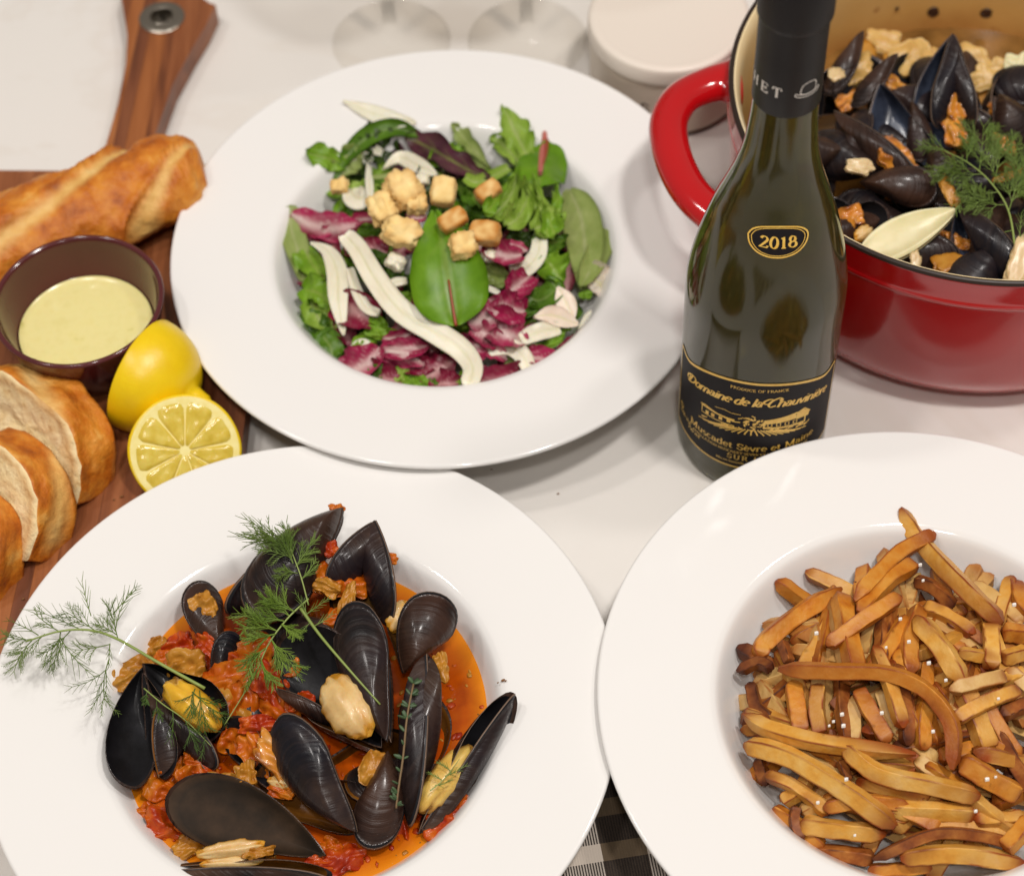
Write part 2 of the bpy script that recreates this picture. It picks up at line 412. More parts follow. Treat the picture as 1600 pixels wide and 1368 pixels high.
def ribbons(items, surf, off):
    vs, fs = [], []
    for r in items:
        r2 = [r[0], r[1]]                        # cut long runs so they follow the curved glass
        for i in range(2, len(r) - 1, 2):
            a0, a1 = r[i - 2], r[i - 1]; n = max(1, int(abs(r[i][0] - a0[0]) / .22) + 1)
            for k in range(1, n + 1):
                t = k / n; r2 += [(a0[0] + (r[i][0] - a0[0]) * t, a0[1] + (r[i][1] - a0[1]) * t), (a1[0] + (r[i + 1][0] - a1[0]) * t, a1[1] + (r[i + 1][1] - a1[1]) * t)]
        r = r2
        b = len(vs); vs += [surf(u, v, off) for u, v in r]
        for i in range(len(r) // 2 - 1): fs.append((b + 2 * i, b + 2 * i + 1, b + 2 * i + 3, b + 2 * i + 2))
    return vs, fs
def outline(pts, w):
    return strokes_to_faces([pts], w, w)

# ------------------------------------------------------------------ wine bottle
BO = (12.2, 62.45)
BPROF = [(0, .5), (2.4, .25), (3.0, 0), (3.4, 0), (3.66, .22), (3.74, .7), (3.75, 2), (3.75, 6), (3.75, 10), (3.75, 12.0), (3.66, 13.1), (3.42, 14.5), (3.08, 16.0),
         (2.72, 17.3), (2.32, 18.5), (1.92, 19.8), (1.62, 21.2), (1.46, 22.8), (1.40, 24.2), (1.37, 27.0), (1.37, 28.6), (1.0, 28.7), (0, 28.7)]
_bp = spline([(r, z, 0) for r, z in BPROF[4:-2]], 120)
def brad(z):
    z = max(z, .25)
    for a, b in zip(_bp[:-1], _bp[1:]):
        if a.y <= z <= b.y: return a.x + (b.x - a.x) * (z - a.y) / max(1e-6, b.y - a.y)
    return _bp[-1].x
TH0 = atan2(-BO[1], -BO[0])                      # the side turned to the viewer
def bsurf(th, z, off=0.0):
    a = TH0 + th; r = brad(z) + off
    return Vector((BO[0] + r * cos(a), BO[1] + r * sin(a), z))
def m_thin(name, tint, rough=0.0, refl=1.0):
    m, nt, b = new_mat(name)
    tr = node(nt, 'ShaderNodeBsdfTransparent'); tr.inputs[0].default_value = tint + (1,)
    gl = node(nt, 'ShaderNodeBsdfGlossy'); gl.inputs['Roughness'].default_value = rough
    lw = node(nt, 'ShaderNodeLayerWeight'); lw.inputs[0].default_value = .5
    fac = math_(nt, 'ADD', math_(nt, 'MULTIPLY', math_(nt, 'POWER', lw.outputs['Facing'], 3.0), .4 * refl), .015)
    ms = node(nt, 'ShaderNodeMixShader'); nt.links.new(fac, ms.inputs[0])
    nt.links.new(tr.outputs[0], ms.inputs[1]); nt.links.new(gl.outputs[0], ms.inputs[2])
    nt.links.new(ms.outputs[0], nt.nodes['Material Output'].inputs[0])
    return m
def m_glass(name, col, rough=.03, seep=None):
    m, nt, b = new_mat(name)
    b.inputs['Base Color'].default_value = col + (1,); b.inputs['Transmission Weight'].default_value = 1.0
    b.inputs['Roughness'].default_value = rough; b.inputs['IOR'].default_value = 1.5
    if seep:
        b.inputs['Transmission Weight'].default_value = .6
    if seep:                                     # light that goes straight through and tints the shadow
        tr = node(nt, 'ShaderNodeBsdfTransparent'); tr.inputs[0].default_value = seep + (1,)
        ms = node(nt, 'ShaderNodeMixShader'); ms.inputs[0].default_value = .10
        nt.links.new(b.outputs[0], ms.inputs[1]); nt.links.new(tr.outputs[0], ms.inputs[2]); nt.links.new(ms.outputs[0], nt.nodes['Material Output'].inputs[0])
    return m
bottle = empty('wine_bottle', (BO[0], BO[1], 0), 'dark olive green wine bottle with black and gold label, dated 2018', 'bottle')
prof = BPROF[:4] + [(p.x, p.y) for p in _bp] + [(1.0, 28.7), (0, 28.7)]
mk('glass_body', lathe(prof, BO, 96), m_glass('olive_glass', (.075, .068, .016), .11, seep=(.75, .68, .16)), bottle)
foil = food('black_foil', [(0, (20, 17, 18)), (1, (28, 24, 25))], scale=900, rough=.5, spec=.25, bmp=(700, .15, .01))
white_ink = plain('white_ink', (215, 208, 200), .5)
gold_ink = food('gold_ink', [(.2, (224, 172, 62)), (.8, (244, 206, 104))], scale=500, rough=.38)
cap = [(brad(24.2) + .03, 24.2), (brad(24.3) + .06, 24.25), (brad(27) + .07, 27.0), (1.45, 28.7), (1.46, 28.78), (1.52, 28.86), (1.56, 28.95), (1.57, 29.1), (1.57, 31.2), (1.5, 31.4), (0, 31.42)]
fo = mk('foil_capsule', lathe(cap, BO, 72), foil, bottle, auto=40)
# lettering on the capsule: ...HET and a bowler hat in outline
def capsurf(u, v, off): return bsurf(u / 1.45, v, .075 + off)
hat = []
def E_(u, v): return (u, v)
hatc, hv = .95, 25.55
crown = [(-.36, -.02), (-.36, .2), (-.3, .42), (-.12, .55), (.12, .58), (.3, .52), (.37, .36), (.37, .0)]
brim = [(-.56, .06), (-.58, -.06), (-.4, -.16), (0, -.2), (.4, -.16), (.58, -.04), (.56, .08)]
band = [(-.37, .02), (-.15, -.05), (.15, -.05), (.38, .02)]
band2 = [(-.56, .06), (-.4, -.02), (0, -.08), (.4, -.02), (.56, .08)]
for s in (crown, brim, band, band2):
    pts = [(p.x + hatc, p.y + hv) for p in spline([(x, y, 0) for x, y in s], 24)]
    hat += outline(pts, .045)
mk('capsule_print', ribbons(lettering('CHET', .72, -1.27, 25.35, 'c', thick=.15, thin=.05, track=.22) + hat, capsurf, .004), white_ink, bottle, smooth=False)
# vintage label: a shield-like oval with a double gold edge
def z_for(px, py):                              # the bottle point seen at a pixel
    best = None
    for i in range(-60, 61):
        for k in range(0, 150):
            z = 1 + k * .2; p = bsurf(radians(i * 1.5), z); d = p - CAM
            s = F_PX / d.dot(_fw); q = (800 + s * d.dot(_rt), 684 - s * d.dot(_up))
            e = (q[0] - px) ** 2 + (q[1] - py) ** 2
            if best is None or e < best[0]: best = (e, radians(i * 1.5), z)
    return best[1], best[2]
VT, VZ = z_for(1217, 379)
VR = brad(VZ)
def vsurf(u, v, off):
    z = VZ + v * .93
    return bsurf(VT + u / VR, z, .02 + off)
def oval(s):
    pts = [(-1.52, .12), (-1.36, .42), (-1.02, .63), (-.55, .74), (0, .78), (.55, .74), (1.02, .63), (1.36, .42), (1.52, .12), (1.36, -.30), (.96, -.66), (.45, -.84), (0, -.88), (-.45, -.84), (-.96, -.66), (-1.36, -.30), (-1.52, .12)]
    return [(p.x * s * .93, p.y * s) for p in spline([(x, y, 0) for x, y in pts], 60)]
label_black = food('black_label_paper', [(0, (24, 21, 24)), (1, (34, 30, 32))], scale=600, rough=.55, spec=.15)
o1 = oval(1.0)
vv = [vsurf(0, 0, 0)]; rings = 6
for k in range(1, rings + 1): vv += [vsurf(u * k / rings, v * k / rings, 0) for u, v in o1[:-1]]
n_ = len(o1) - 1
ff = [(0, 1 + i, 1 + (i + 1) % n_) for i in range(n_)]
for k in range(rings - 1):
    for i in range(n_):
        a = 1 + k * n_; b = a + n_; j = (i + 1) % n_
        ff.append((a + i, b + i, b + j, a + j))
vl = mk('vintage_label', (vv, ff), label_black, bottle)
mk('label_print', ribbons(outline(oval(.97), .075) + outline(oval(.86), .035) + lettering('2018', .84, 0.02, -.35, 'c', thick=.15, thin=.05, track=.03), vsurf, .012), gold_ink, vl, smooth=False)
# front label
RB = 3.75
def lsurf(u, v, off): return bsurf(u / RB, v, .015 + off)
def ltop(u):                                     # ogee top edge
    a = abs(u) / 5.0
    return 9.15 - 2.1 * a ** 2.2 + .9 * exp(-((a - 1.0) / .16) ** 2)
def lbot(u): return 2.05 + .25 * (abs(u) / 5.0) ** 2
UW = 4.95
fl = mk('front_label', grid(61, 25, lambda s, t: lsurf(-UW + 2 * UW * s, lbot(-UW + 2 * UW * s) + (ltop(-UW + 2 * UW * s) - lbot(-UW + 2 * UW * s)) * t, 0)), label_black, bottle)
us = [-UW + .08 + (2 * UW - .16) * k / 80 for k in range(81)]
pr = outline([(u, ltop(u) - .12) for u in us], .17) + outline([(u, lbot(u) + .10) for u in us], .11)
pr += outline([(-UW + .08, lbot(UW) + .1), (-UW + .08, ltop(UW) - .1)], .07) + outline([(UW - .08, lbot(UW) + .1), (UW - .08, ltop(UW) - .1)], .07)
def curve_text(items, k, u0=0.0): return [[(u, v - k * (u - u0) ** 2) for u, v in r] for r in items]
pr += curve_text(lettering('PRODUCE OF FRANCE', .26, 0.25, 8.42, 'c', thick=.13, thin=.06, track=.03), .03)
pr += curve_text(lettering('Domaine de la Chauvinière', .80, .1, 7.3, 'c', shear=.32, thick=.18, thin=.07, script=True, track=-.055), .05)
pr += lettering('Muscadet Sèvre et Maine', .66, .05, 3.66, 'c', thick=.135, thin=.055, track=.0)
pr += lettering('APPELLATION MUSCADET SEVRE ET MAINE CONTROLEE'.replace('È', 'E'), .235, 0, 3.3, 'c', thick=.13, thin=.06)
pr += lettering('SUR LIE', .5, .1, 2.8, 'c', thick=.13, thin=.05, track=.12)
pr += lettering('12% Vol'.replace('V', 'V'), .34, -3.9, 3.35, 'c', thick=.14, thin=.06) + lettering('750 ml', .34, -3.1, 3.02, 'c', thick=.14, thin=.06)
pr += lettering('Mis en bouteille au domaine', .22, -.3, 2.48, 'c', thick=.13, thin=.06)
pr += _arc and outline(_arc(-4.35, 3.85, .16, .16, 0, 360, 14), .08)
# the engraved estate: long house, tree, gabled barn, rows of vines
def R_(x0, y0, x1, y1, w=.05): return outline([(x0, y0), (x1, y0), (x1, y1), (x0, y1), (x0, y0)], w)
def S_(x0, y0, x1, y1): return [[(x0, y1), (x0, y0), (x1, y1), (x1, y0)]]
random.seed(4)
art = outline([(-2.9, 6.25), (-2.6, 6.3), (-.9, 5.75), (-.6, 5.8)], .09) + outline([(-2.8, 6.2), (-2.8, 5.55), (-.9, 5.35)], .07)
art += outline([(-2.0, 6.55), (-1.5, 6.62), (-1.1, 6.48), (-.6, 6.5)], .045)
for x in (-2.55, -2.2, -1.75, -1.3): art += S_(x, 5.55, x + .2, 5.85)
for k in range(46):                              # hedges and the big tree
    a = random.uniform(0, 2 * pi); r = random.uniform(.1, .62)
    art += outline([(.0 + r * cos(a) * 1.05, 5.95 + r * sin(a) * .8), (.0 + (r + .16) * cos(a + .3), 5.95 + (r + .16) * sin(a + .3) * .8)], .07)
art += outline([(.6, 6.1), (2.3, 6.52), (2.75, 6.2)], .16) + outline([(.6, 5.95), (2.6, 6.32)], .13)
art += [[(.62, 6.02), (.62, 5.82), (2.25, 6.42), (2.3, 6.02)], [(-2.85, 6.28), (-2.8, 6.14), (-.9, 5.95), (-.9, 5.82)], [(2.3, 6.4), (2.3, 5.9), (2.7, 6.7), (2.7, 5.95), (3.1, 6.3), (3.05, 5.95)]]
art += S_(.62, 5.4, 2.8, 5.55) + outline([(2.2, 6.45), (2.75, 6.75), (3.15, 6.3)], .1) + outline([(.6, 5.4), (.6, 6.05)], .08) + outline([(2.85, 5.4), (2.85, 6.2)], .08)
for x in (.8, 1.25, 1.7, 2.15): art += R_(x, 5.58, x + .2, 5.86, .05)
for k in range(26):
    x = random.uniform(-3.0, 3.1); art += outline([(x, 5.1 + random.uniform(-.05, .25)), (x + random.uniform(.1, .35), 5.25 + random.uniform(-.1, .2))], .08)
for k in range(19):
    u = -3.0 + 6.0 * k / 18; art += outline([(u * .45, 5.25), (u * .8, 4.95), (u, 4.72 + .02 * u * u)], .075)
pr += [[(u * .95 + .05, 5.85 + (v - 5.75) * .86 - .04 * u * u) for u, v in r] for r in art]
mk('label_print', ribbons(pr, lsurf, .012), gold_ink, fl, smooth=False)

# ------------------------------------------------------------------ red enamelled pot
PO = (25.08, 75.5)
red = food('red_enamel', [(0, (168, 10, 16)), (1, (186, 16, 22))], scale=20, rough=.13, spec=.5, coat=.5)
pot = empty('cooking_pot', (PO[0], PO[1], 0), 'red enamelled cast iron pot with cream inside, full of mussels', 'pot')
def lz(ps, n=80): return [(max(0, p.x), p.y) for p in spline([(r, z, 0) for r, z in ps], n)]
mk('pot_body', lathe([(0, .35), (9.6, .35)] + lz([(9.9, .12), (10.6, .02), (11.3, .3), (12.1, 1.1), (12.55, 2.2), (12.75, 4), (12.88, 7.0), (12.96, 8.75)], 60) + lz([(12.99, 8.9), (13.16, 9.02), (13.17, 9.2), (13.12, 9.4), (13.14, 10.2), (13.16, 10.82)], 30) + [(13.0, 10.8)], PO, 160), red, pot)
mk('pot_rim', lathe(lz([(12.9, 10.84), (12.93, 10.97), (13.0, 11.02), (13.1, 11.0), (13.17, 10.93), (13.185, 10.82), (13.0, 10.8)], 26), PO, 160), plain('bare_iron_rim', (44, 32, 25), .4, spec=.4), pot)
m, nt, b = new_mat('cream_enamel')
v_, _ = coords(nt, (1, 1, 1), False)
sp = node(nt, 'ShaderNodeSeparateXYZ'); nt.links.new(v_, sp.inputs[0])
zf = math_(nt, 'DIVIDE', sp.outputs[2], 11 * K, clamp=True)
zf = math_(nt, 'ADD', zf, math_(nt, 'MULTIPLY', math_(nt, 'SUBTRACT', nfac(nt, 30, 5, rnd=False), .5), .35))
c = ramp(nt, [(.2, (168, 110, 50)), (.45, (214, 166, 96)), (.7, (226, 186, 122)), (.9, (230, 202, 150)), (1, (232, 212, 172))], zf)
sp_ = ramp(nt, [(.66, (0, 0, 0)), (.72, (1, 1, 1))], nfac(nt, 130, 3, rnd=False))
c = mixc(nt, math_(nt, 'MULTIPLY', sp_, .55), c, lin((140, 70, 28)))
nt.links.new(c, b.inputs['Base Color']); b.inputs['Roughness'].default_value = .22
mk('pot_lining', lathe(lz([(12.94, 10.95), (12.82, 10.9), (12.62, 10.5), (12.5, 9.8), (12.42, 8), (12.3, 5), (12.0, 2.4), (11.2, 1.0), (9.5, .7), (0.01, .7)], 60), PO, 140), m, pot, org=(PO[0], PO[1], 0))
def pot_handle(pts):
    n = len(pts) * 8
    path = spline(pts, n)
    rad = [1.0 + .55 * (abs(k / (n - 1) - .5) * 2) ** 6 for k in range(n)]
    return mk('handle', tube(path, rad, 16, up=(0, 0, 1), flat=.72), red, pot)
hz = 9.2
H = [at(1150, 128, hz), at(1112, 132, hz + .1), at(1068, 152, hz + .2), at(1046, 186, hz + .2), at(1047, 228, hz + .2), at(1062, 272, hz + .2), at(1085, 308, hz + .2), at(1118, 336, hz + .1)]
inw = Vector((PO[0], PO[1], hz))
H.append(at(1180, 372, hz))
pot_handle(H)
ang0 = atan2(H[3].y - PO[1], H[3].x - PO[0])
pot_handle([Vector((2 * PO[0] - p.x, 2 * PO[1] - p.y, p.z)) for p in H])

# ------------------------------------------------------------------ candle jar at the back
JA = (10.0, 87.7)
jar = empty('lidded_jar', (JA[0], JA[1], 0), 'white lidded jar standing behind the red pot handle', 'jar')
jm = food('cream_ceramic', [(0, (206, 192, 174)), (1, (214, 201, 184))], scale=15, rough=.3)
mk('jar_body', lathe([(0, .15)] + lz([(4.0, .12), (4.3, .3), (4.42, .8), (4.42, 3.6), (4.36, 4.15)], 30) + [(0, 4.15)], JA, 96), jm, jar)
mk('base_ring', lathe([(3.6, 0), (4.28, 0), (4.34, .1), (4.2, .16), (3.6, .16)], JA, 96, closed=True), plain('dark_base', (84, 68, 54), .6), jar)
mk('jar_lid', lathe([(0, 4.18), (4.3, 4.18)] + lz([(4.5, 4.25), (4.56, 4.5), (4.56, 5.1), (4.48, 5.4), (4.2, 5.5), (3.9, 5.46)], 24) + [(0, 5.44)], JA, 96), plain('white_lid', (224, 214, 202), .35), jar)
jth = atan2(-JA[1], -JA[0])
def jsurf(u, v, off):
    a = jth + u / 4.42; return Vector((JA[0] + (4.43 + off) * cos(a), JA[1] + (4.43 + off) * sin(a), v))
mk('jar_print', ribbons(lettering('S', .95, -1.15, 2.0, 'c', thick=.17, thin=.07), jsurf, .01), plain('grey_ink', (96, 84, 76), .6), jar, smooth=False)

# ------------------------------------------------------------------ wine glasses at the back
clear = m_thin('clear_glass', (.985, .98, .97), .02, .22)
clear_bowl = m_thin('clear_glass_bowl', (.90, .88, .855), .02, .5)
def wine_glass(c, label):
    g = empty('wine_glass', (c[0], c[1], 0), label, 'wine glass', 'wine glasses behind the salad')
    pr = lz([(0.01, .02), (3.1, .02), (3.45, .08), (3.45, .18), (2.4, .32), (1.1, .6), (.55, 1.1), (.4, 2.2), (.36, 5), (.38, 8.0), (.62, 9.2), (.02, 9.3)], 70)
    mk('stem', lathe(pr, c, 48), clear, g)
    mk('bowl', lathe(lz([(0.02, 9.32), (1.2, 9.45), (2.8, 10.4), (3.9, 12.2), (4.3, 14.5), (4.1, 17.0), (3.55, 20.0), (3.45, 20.05), (3.45, 19.95), (3.98, 17), (4.18, 14.5), (3.78, 12.3), (2.7, 10.55), (1.2, 9.62), (0.02, 9.55)], 90), c, 56), clear_bowl, g)
wine_glass((at(612, 66, 0).x, at(612, 66, 0).y), 'clear wine glass at the back, behind the left half of the salad plate')
wine_glass((at(824, 64, 0).x, at(824, 64, 0).y), 'clear wine glass at the back, between the other glass and the white jar')

# ------------------------------------------------------------------ walnut board with a handle
BZ0, BZ1 = .15, 1.6
left = [at(x, y, BZ1) for x, y in ((190, 0), (199, 55), (197, 100), (185, 160), (164, 232))]
right = [at(x, y, BZ1) for x, y in ((337, 8), (322, 40), (300, 76), (271, 130), (250, 188), (236, 228))]
hd = Vector((.09, 1.0, 0)).normalized()           # the way the handle points
top = [left[0] + hd * 2.6, left[0] + hd * 4.2 + Vector((1.2, 0, 0)), right[0] + hd * 1.6 + Vector((-1.8, 0, 0)), right[0] + hd * .2 + Vector((-.4, 0, 0))]
sh_l = [at(150, 262, BZ1), at(110, 267, BZ1), at(0, 266, BZ1), at(-330, 266, BZ1)]
sh_r = [at(262, 262, BZ1), at(330, 285, BZ1)]
rr = at(384, 640, BZ1)
rside = [Vector((rr.x + (p - 64) * .07, p, BZ1)) for p in (78, 72, 66, 60, 57.6)]
outl = sh_l[::-1] + left[::-1] + top + right + sh_r + rside + [Vector((-14.9, 56.6, BZ1)), Vector((-20.2, 51.6, BZ1)), Vector((-21.6, 47, BZ1)), Vector((-21.4, 43, BZ1)), Vector((-40, 43.5, BZ1))]
outl = [(p.x, p.y) for p in outl][::-1]
def m_walnut(name, base, dark, lightc, seed):
    m, nt, b = new_mat(name)
    tc = node(nt, 'ShaderNodeTexCoord'); mp = node(nt, 'ShaderNodeMapping'); mp.inputs['Scale'].default_value = (120, 9, 60); mp.inputs['Location'].default_value = (seed, seed * 2, 0)
    mp.inputs['Rotation'].default_value = (0, 0, radians(5))
    nt.links.new(tc.outputs['Object'], mp.inputs['Vector'])
    n = node(nt, 'ShaderNodeTexNoise'); n.inputs['Scale'].default_value = 1; n.inputs['Detail'].default_value = 6; n.inputs['Distortion'].default_value = .8
    nt.links.new(mp.outputs[0], n.inputs['Vector'])
    n2 = nfac(nt, (900, 50, 400), 3, rnd=False)
    c = ramp(nt, [(.25, dark), (.5, base), (.75, lightc)], n.outputs['Fac'])
    c = mixc(nt, math_(nt, 'MULTIPLY', ramp(nt, [(.55, (0, 0, 0)), (.7, (1, 1, 1))], n2), .35), c, lin(dark))
    nt.links.new(c, b.inputs['Base Color']); b.inputs['Roughness'].default_value = .42
    bump(nt, b, n2, .15, .01)
    return m
woods = [m_walnut('walnut_%s' % n, *a) for n, a in (('tan', ((172, 118, 72), (138, 86, 48), (190, 140, 92), 1)), ('dark', ((128, 72, 38), (92, 48, 24), (150, 92, 54), 5)),
         ('mid', ((132, 76, 42), (92, 48, 24), (152, 94, 56), 9)), ('umber', ((112, 62, 36), (80, 42, 22), (134, 80, 48), 14)), ('warm', ((150, 88, 44), (112, 60, 28), (170, 108, 62), 21)))]
board = empty('cutting_board', (-25, 65, 0), 'walnut cutting board with striped wood and a long handle at the back', 'cutting board')
gc = at(253, 28, BZ1)
def board_bm():
    bm = bmesh.new()
    vs = [bm.verts.new((x, y, 0)) for x, y in outl]; es = [bm.edges.new((vs[i], vs[(i + 1) % len(vs)])) for i in range(len(vs))]
    hv = [bm.verts.new((gc.x + .95 * cos(2 * pi * k / 24), gc.y + .95 * sin(2 * pi * k / 24), 0)) for k in range(24)]
    es += [bm.edges.new((hv[i], hv[(i + 1) % 24])) for i in range(24)]
    bmesh.ops.triangle_fill(bm, use_beauty=True, edges=es)
    g = bmesh.ops.extrude_face_region(bm, geom=bm.faces[:])
    for e in g['geom']:
        if isinstance(e, bmesh.types.BMVert): e.co.z = BZ1 - BZ0
    bmesh.ops.translate(bm, verts=bm.verts[:], vec=(0, 0, BZ0))
    bmesh.ops.recalc_face_normals(bm, faces=bm.faces[:])
    return bm
ax = Vector((hd.y, -hd.x, 0))                    # across the strips
cuts = [-99, -8.3, -4.1, -2.05, -1.25, -.55, .5, 2.1, 4.0, 99]
order = [0, 2, 1, 4, 3, 4, 1, 2, 3]
for k in range(len(cuts) - 1):
    bm = board_bm()
    for s, cval in ((1, cuts[k] + .006), (-1, cuts[k + 1] - .006)):
        pc = gc + ax * cval
        r = bmesh.ops.bisect_plane(bm, geom=bm.verts[:] + bm.edges[:] + bm.faces[:], plane_co=(pc.x, pc.y, 0), plane_no=ax * s, clear_inner=True)
        ed = [e for e in r['geom_cut'] if isinstance(e, bmesh.types.BMEdge)]
        if ed: bmesh.ops.holes_fill(bm, edges=ed)
    if bm.verts:
        bm.verts.ensure_lookup_table(); bm.verts.index_update()
        mk('wood_strip', ([v.co.copy() for v in bm.verts], [tuple(v.index for v in f.verts) for f in bm.faces]), woods[order[k]], board, smooth=False)
    bm.free()
mk('grommet', lathe([(p.x, p.y) for p in spline([(.66, .2, 0), (.66, 1.6, 0), (.72, 1.74, 0), (.95, 1.78, 0), (1.28, 1.70, 0), (1.34, 1.615, 0), (.94, 1.59, 0), (.93, .2, 0)], 40)], (gc.x, gc.y), 40), plain('steel_grommet', (176, 168, 156), .25, metal=1.0), board)

# ------------------------------------------------------------------ ramekin of dressing
RC, RZ = (-21.6, 68.45), 1.62
glaze = food('plum_glaze', [(0, (74, 30, 32)), (1, (92, 40, 42))], scale=40, rough=.12, spec=.6)
ram = mk('ramekin', lathe([(0, 0), (2.7, 0)] + lz([(2.85, .1), (3.3, 1.0), (3.85, 2.4), (4.2, 3.7), (4.34, 4.3), (4.36, 4.42), (4.28, 4.52), (4.16, 4.5), (4.06, 4.35), (3.9, 3.6), (3.55, 2.4), (3.0, 1.1), (2.3, .55)], 60) + [(0, .5)], RC, 96, z0=RZ), glaze, org=(RC[0], RC[1], RZ))
tag(ram, 'small plum brown glazed ramekin on the cutting board', 'ramekin')
m_dress = food('pale_dressing', [(.3, (224, 212, 142)), (.5, (230, 219, 152)), (.64, (228, 216, 146)), (.74, (204, 194, 116))], scale=110, detail=3, rough=.2, spec=.5, bmp=(140, .1, .03), sss=.15)
dr = mk('dressing', lathe([(0.01, 2.12), (1.5, 2.13), (2.7, 2.12), (3.1, 2.13), (3.32, 2.17), (3.44, 2.26)], RC, 80, z0=RZ), m_dress)
tag(dr, 'pale yellow creamy dressing filling the plum ramekin', 'dressing')

# ------------------------------------------------------------------ bread
m_crust = food('golden_crust', [(.28, (138, 62, 10)), (.45, (188, 104, 24)), (.6, (210, 134, 44)), (.72, (230, 176, 92))], [(.2, (204, 148, 70)), (.5, (222, 178, 104)), (.85, (234, 204, 142))], scale=75, detail=8, rough=.5, spec=.35, bmp=(210, 1.0, .16), fnoise=.6, fscale=150)
m_crumb = food('bread_crumb', [(.22, (214, 172, 112)), (.40, (240, 216, 164)), (.8, (248, 232, 190))], [(.3, (190, 130, 62)), (.7, (206, 150, 80))], scale=140, detail=5, rough=.8, spec=.15, bmp=(170, 1.0, .22), fnoise=.3)
def loaf():
    path = spline([at(318, 262, 4.0), at(298, 268, 3.9), at(250, 286, 3.7), at(170, 316, 3.7), at(70, 354, 3.7), at(-60, 400, 3.7), at(-200, 450, 3.7)], 170)
    n = 64; vs, fs, fv = [], [], []
    fr = frames(path, (0, 0, 1))
    for i, (p, (t, s, u)) in enumerate(zip(path, fr)):
        q = i / 169
        R = 2.75 * min(1, (.30 + q * 2.6)) ** .7
        for k in range(n):
            a = 2 * pi * k / n
            x, y = cos(a), sin(a)
            # slashes run steeply across the crust
            d = q * 23 + x * 6.4 + 1.2 + .6 * nz(p, .3)
            ph = (d % 9.8) / 9.8
            ear = max(0, 1 - abs(ph - .5) / .16) if y > -.2 else 0
            lip = (exp(-((ph - .675) / .05) ** 2) if ph > .675 else exp(-((ph - .675) / .018) ** 2)) if y > -.2 else 0
            taper = min(1, q * 9)
            r = R * (1 + (.13 * lip - .085 * ear * (1 if y > 0 else .3)) * taper)
            yy = y * (.80 if y > 0 else .74)
            v = p + s * (x * r) + u * (yy * r)
            v += (s * x + u * y) * (.26 * nz(v, .55, 2) + .10 * nz(v, 1.8, 5) + .06 * nz(v, 5, 1) + .035 * nz(v, 11, 7))
            vs.append(v); fv.append(min(1, max(0, 1.25 * ear * taper)) if y > -.3 else 0)
    for i in range(169):
        for k in range(n):
            k2 = (k + 1) % n; fs.append((i * n + k, i * n + k2, (i + 1) * n + k2, (i + 1) * n + k))
    fs.append(tuple(range(n))[::-1]); fs.append(tuple(range(169 * n, 170 * n)))
    o = mk('baguette', (vs, fs), m_crust, f=fv)
    return tag(o, 'uncut golden baguette end with pale slashes behind the ramekin', 'bread')
loaf()
def bread_slice(pa, za, pb, zb, axis, thick, height, lean, label, seed, bite=0.0):
    """a cut piece: the D-shaped section runs from bottom corner pa to bottom corner pb; axis = direction along the loaf"""
    A = at(pa[0], pa[1], za); B = at(pb[0], pb[1], zb)
    X = (B - A); wd = X.length; X.normalize()
    T = Vector((cos(radians(axis)), sin(radians(axis)), 0)); T = (T - X * T.dot(X)).normalized()
    U = X.cross(T); U = U if U.z > 0 else -U
    U = (U + T * lean).normalized(); T = (T - U * T.dot(U)).normalized()
    n = 44; sec = []
    for k in range(n):
        a = 2 * pi * k / n
        x, y = cos(a), sin(a)
        x = abs(x) ** .85 * (1 if x > 0 else -1)
        y = (abs(y) ** .8 if y > 0 else -abs(y) ** .5 * .12)
        sec.append((x, y))
    L = 16; vs, fs, fv, mi = [], [], [], []
    C0 = (A + B) / 2
    for i in range(L + 1):
        q = i / L
        for k, (x, y) in enumerate(sec):
            v = C0 + X * (x * wd / 2) + U * (y * height) + T * ((q - .5) * thick)
            N = (X * x + U * max(y, 0)).normalized() if (abs(x) + abs(y)) > 0 else U
            edge = min(q, 1 - q) * L
            ph = ((q * thick * 1.0 + x * 1.9 + seed * 1.7) % 4.4) / 4.4
            ear = max(0, 1 - abs(ph - .5) / .2) if y > .1 else 0
            lip = exp(-((ph - .74) / .045) ** 2) if y > .1 else 0
            v += N * (.26 * nz(v, .55, seed) + .16 * nz(v, 1.5, seed + 2) + .08 * nz(v, 3.6, seed) + .10 * lip - .08 * ear - (.02 if edge < 1 else 0))
            if y < 0: v += U * .1 * nz(v, 1.0, 9)
            vs.append(v); fv.append(.95 * ear)
    for i in range(L):
        for k in range(n):
            k2 = (k + 1) % n; fs.append((i * n + k, i * n + k2, (i + 1) * n + k2, (i + 1) * n + k)); mi.append(0)
    for end, base in ((0, 0), (1, L * n)):
        rings = 6; prev = [base + k for k in range(n)]
        cen = C0 + U * (height * .42) + T * ((end - .5) * thick)
        for r in range(1, rings + 1):
            s = 1 - r / rings
            cur = []
            for k in range(n):
                e = vs[base + k]; v = cen + (e - cen) * s
                v += T * (.22 * nz(v, 1.1, seed + end) + .10 * nz(v, 3, seed)) * min(1, r * .6) - T * (end * 2 - 1) * .18 * (1 - s)
                vs.append(v); fv.append(.55 if r == 1 and s > .8 else 0.0); cur.append(len(vs) - 1)
            for k in range(n):
                k2 = (k + 1) % n; fs.append((prev[k], prev[k2], cur[k2], cur[k]) if end else (prev[k2], prev[k], cur[k], cur[k2])); mi.append(1)
            prev = cur
    o = mk('bread_slice', (vs, fs), [m_crust, m_crumb], f=fv, mi=mi)
    return tag(o, label, 'bread', 'cut baguette pieces on the board')
bread_slice((-30, 630), 1.7, (150, 772), 1.7, 40, 2.6, 4.0, .55, 'cut baguette piece beside the ramekin, furthest back of the cut pieces', 1)
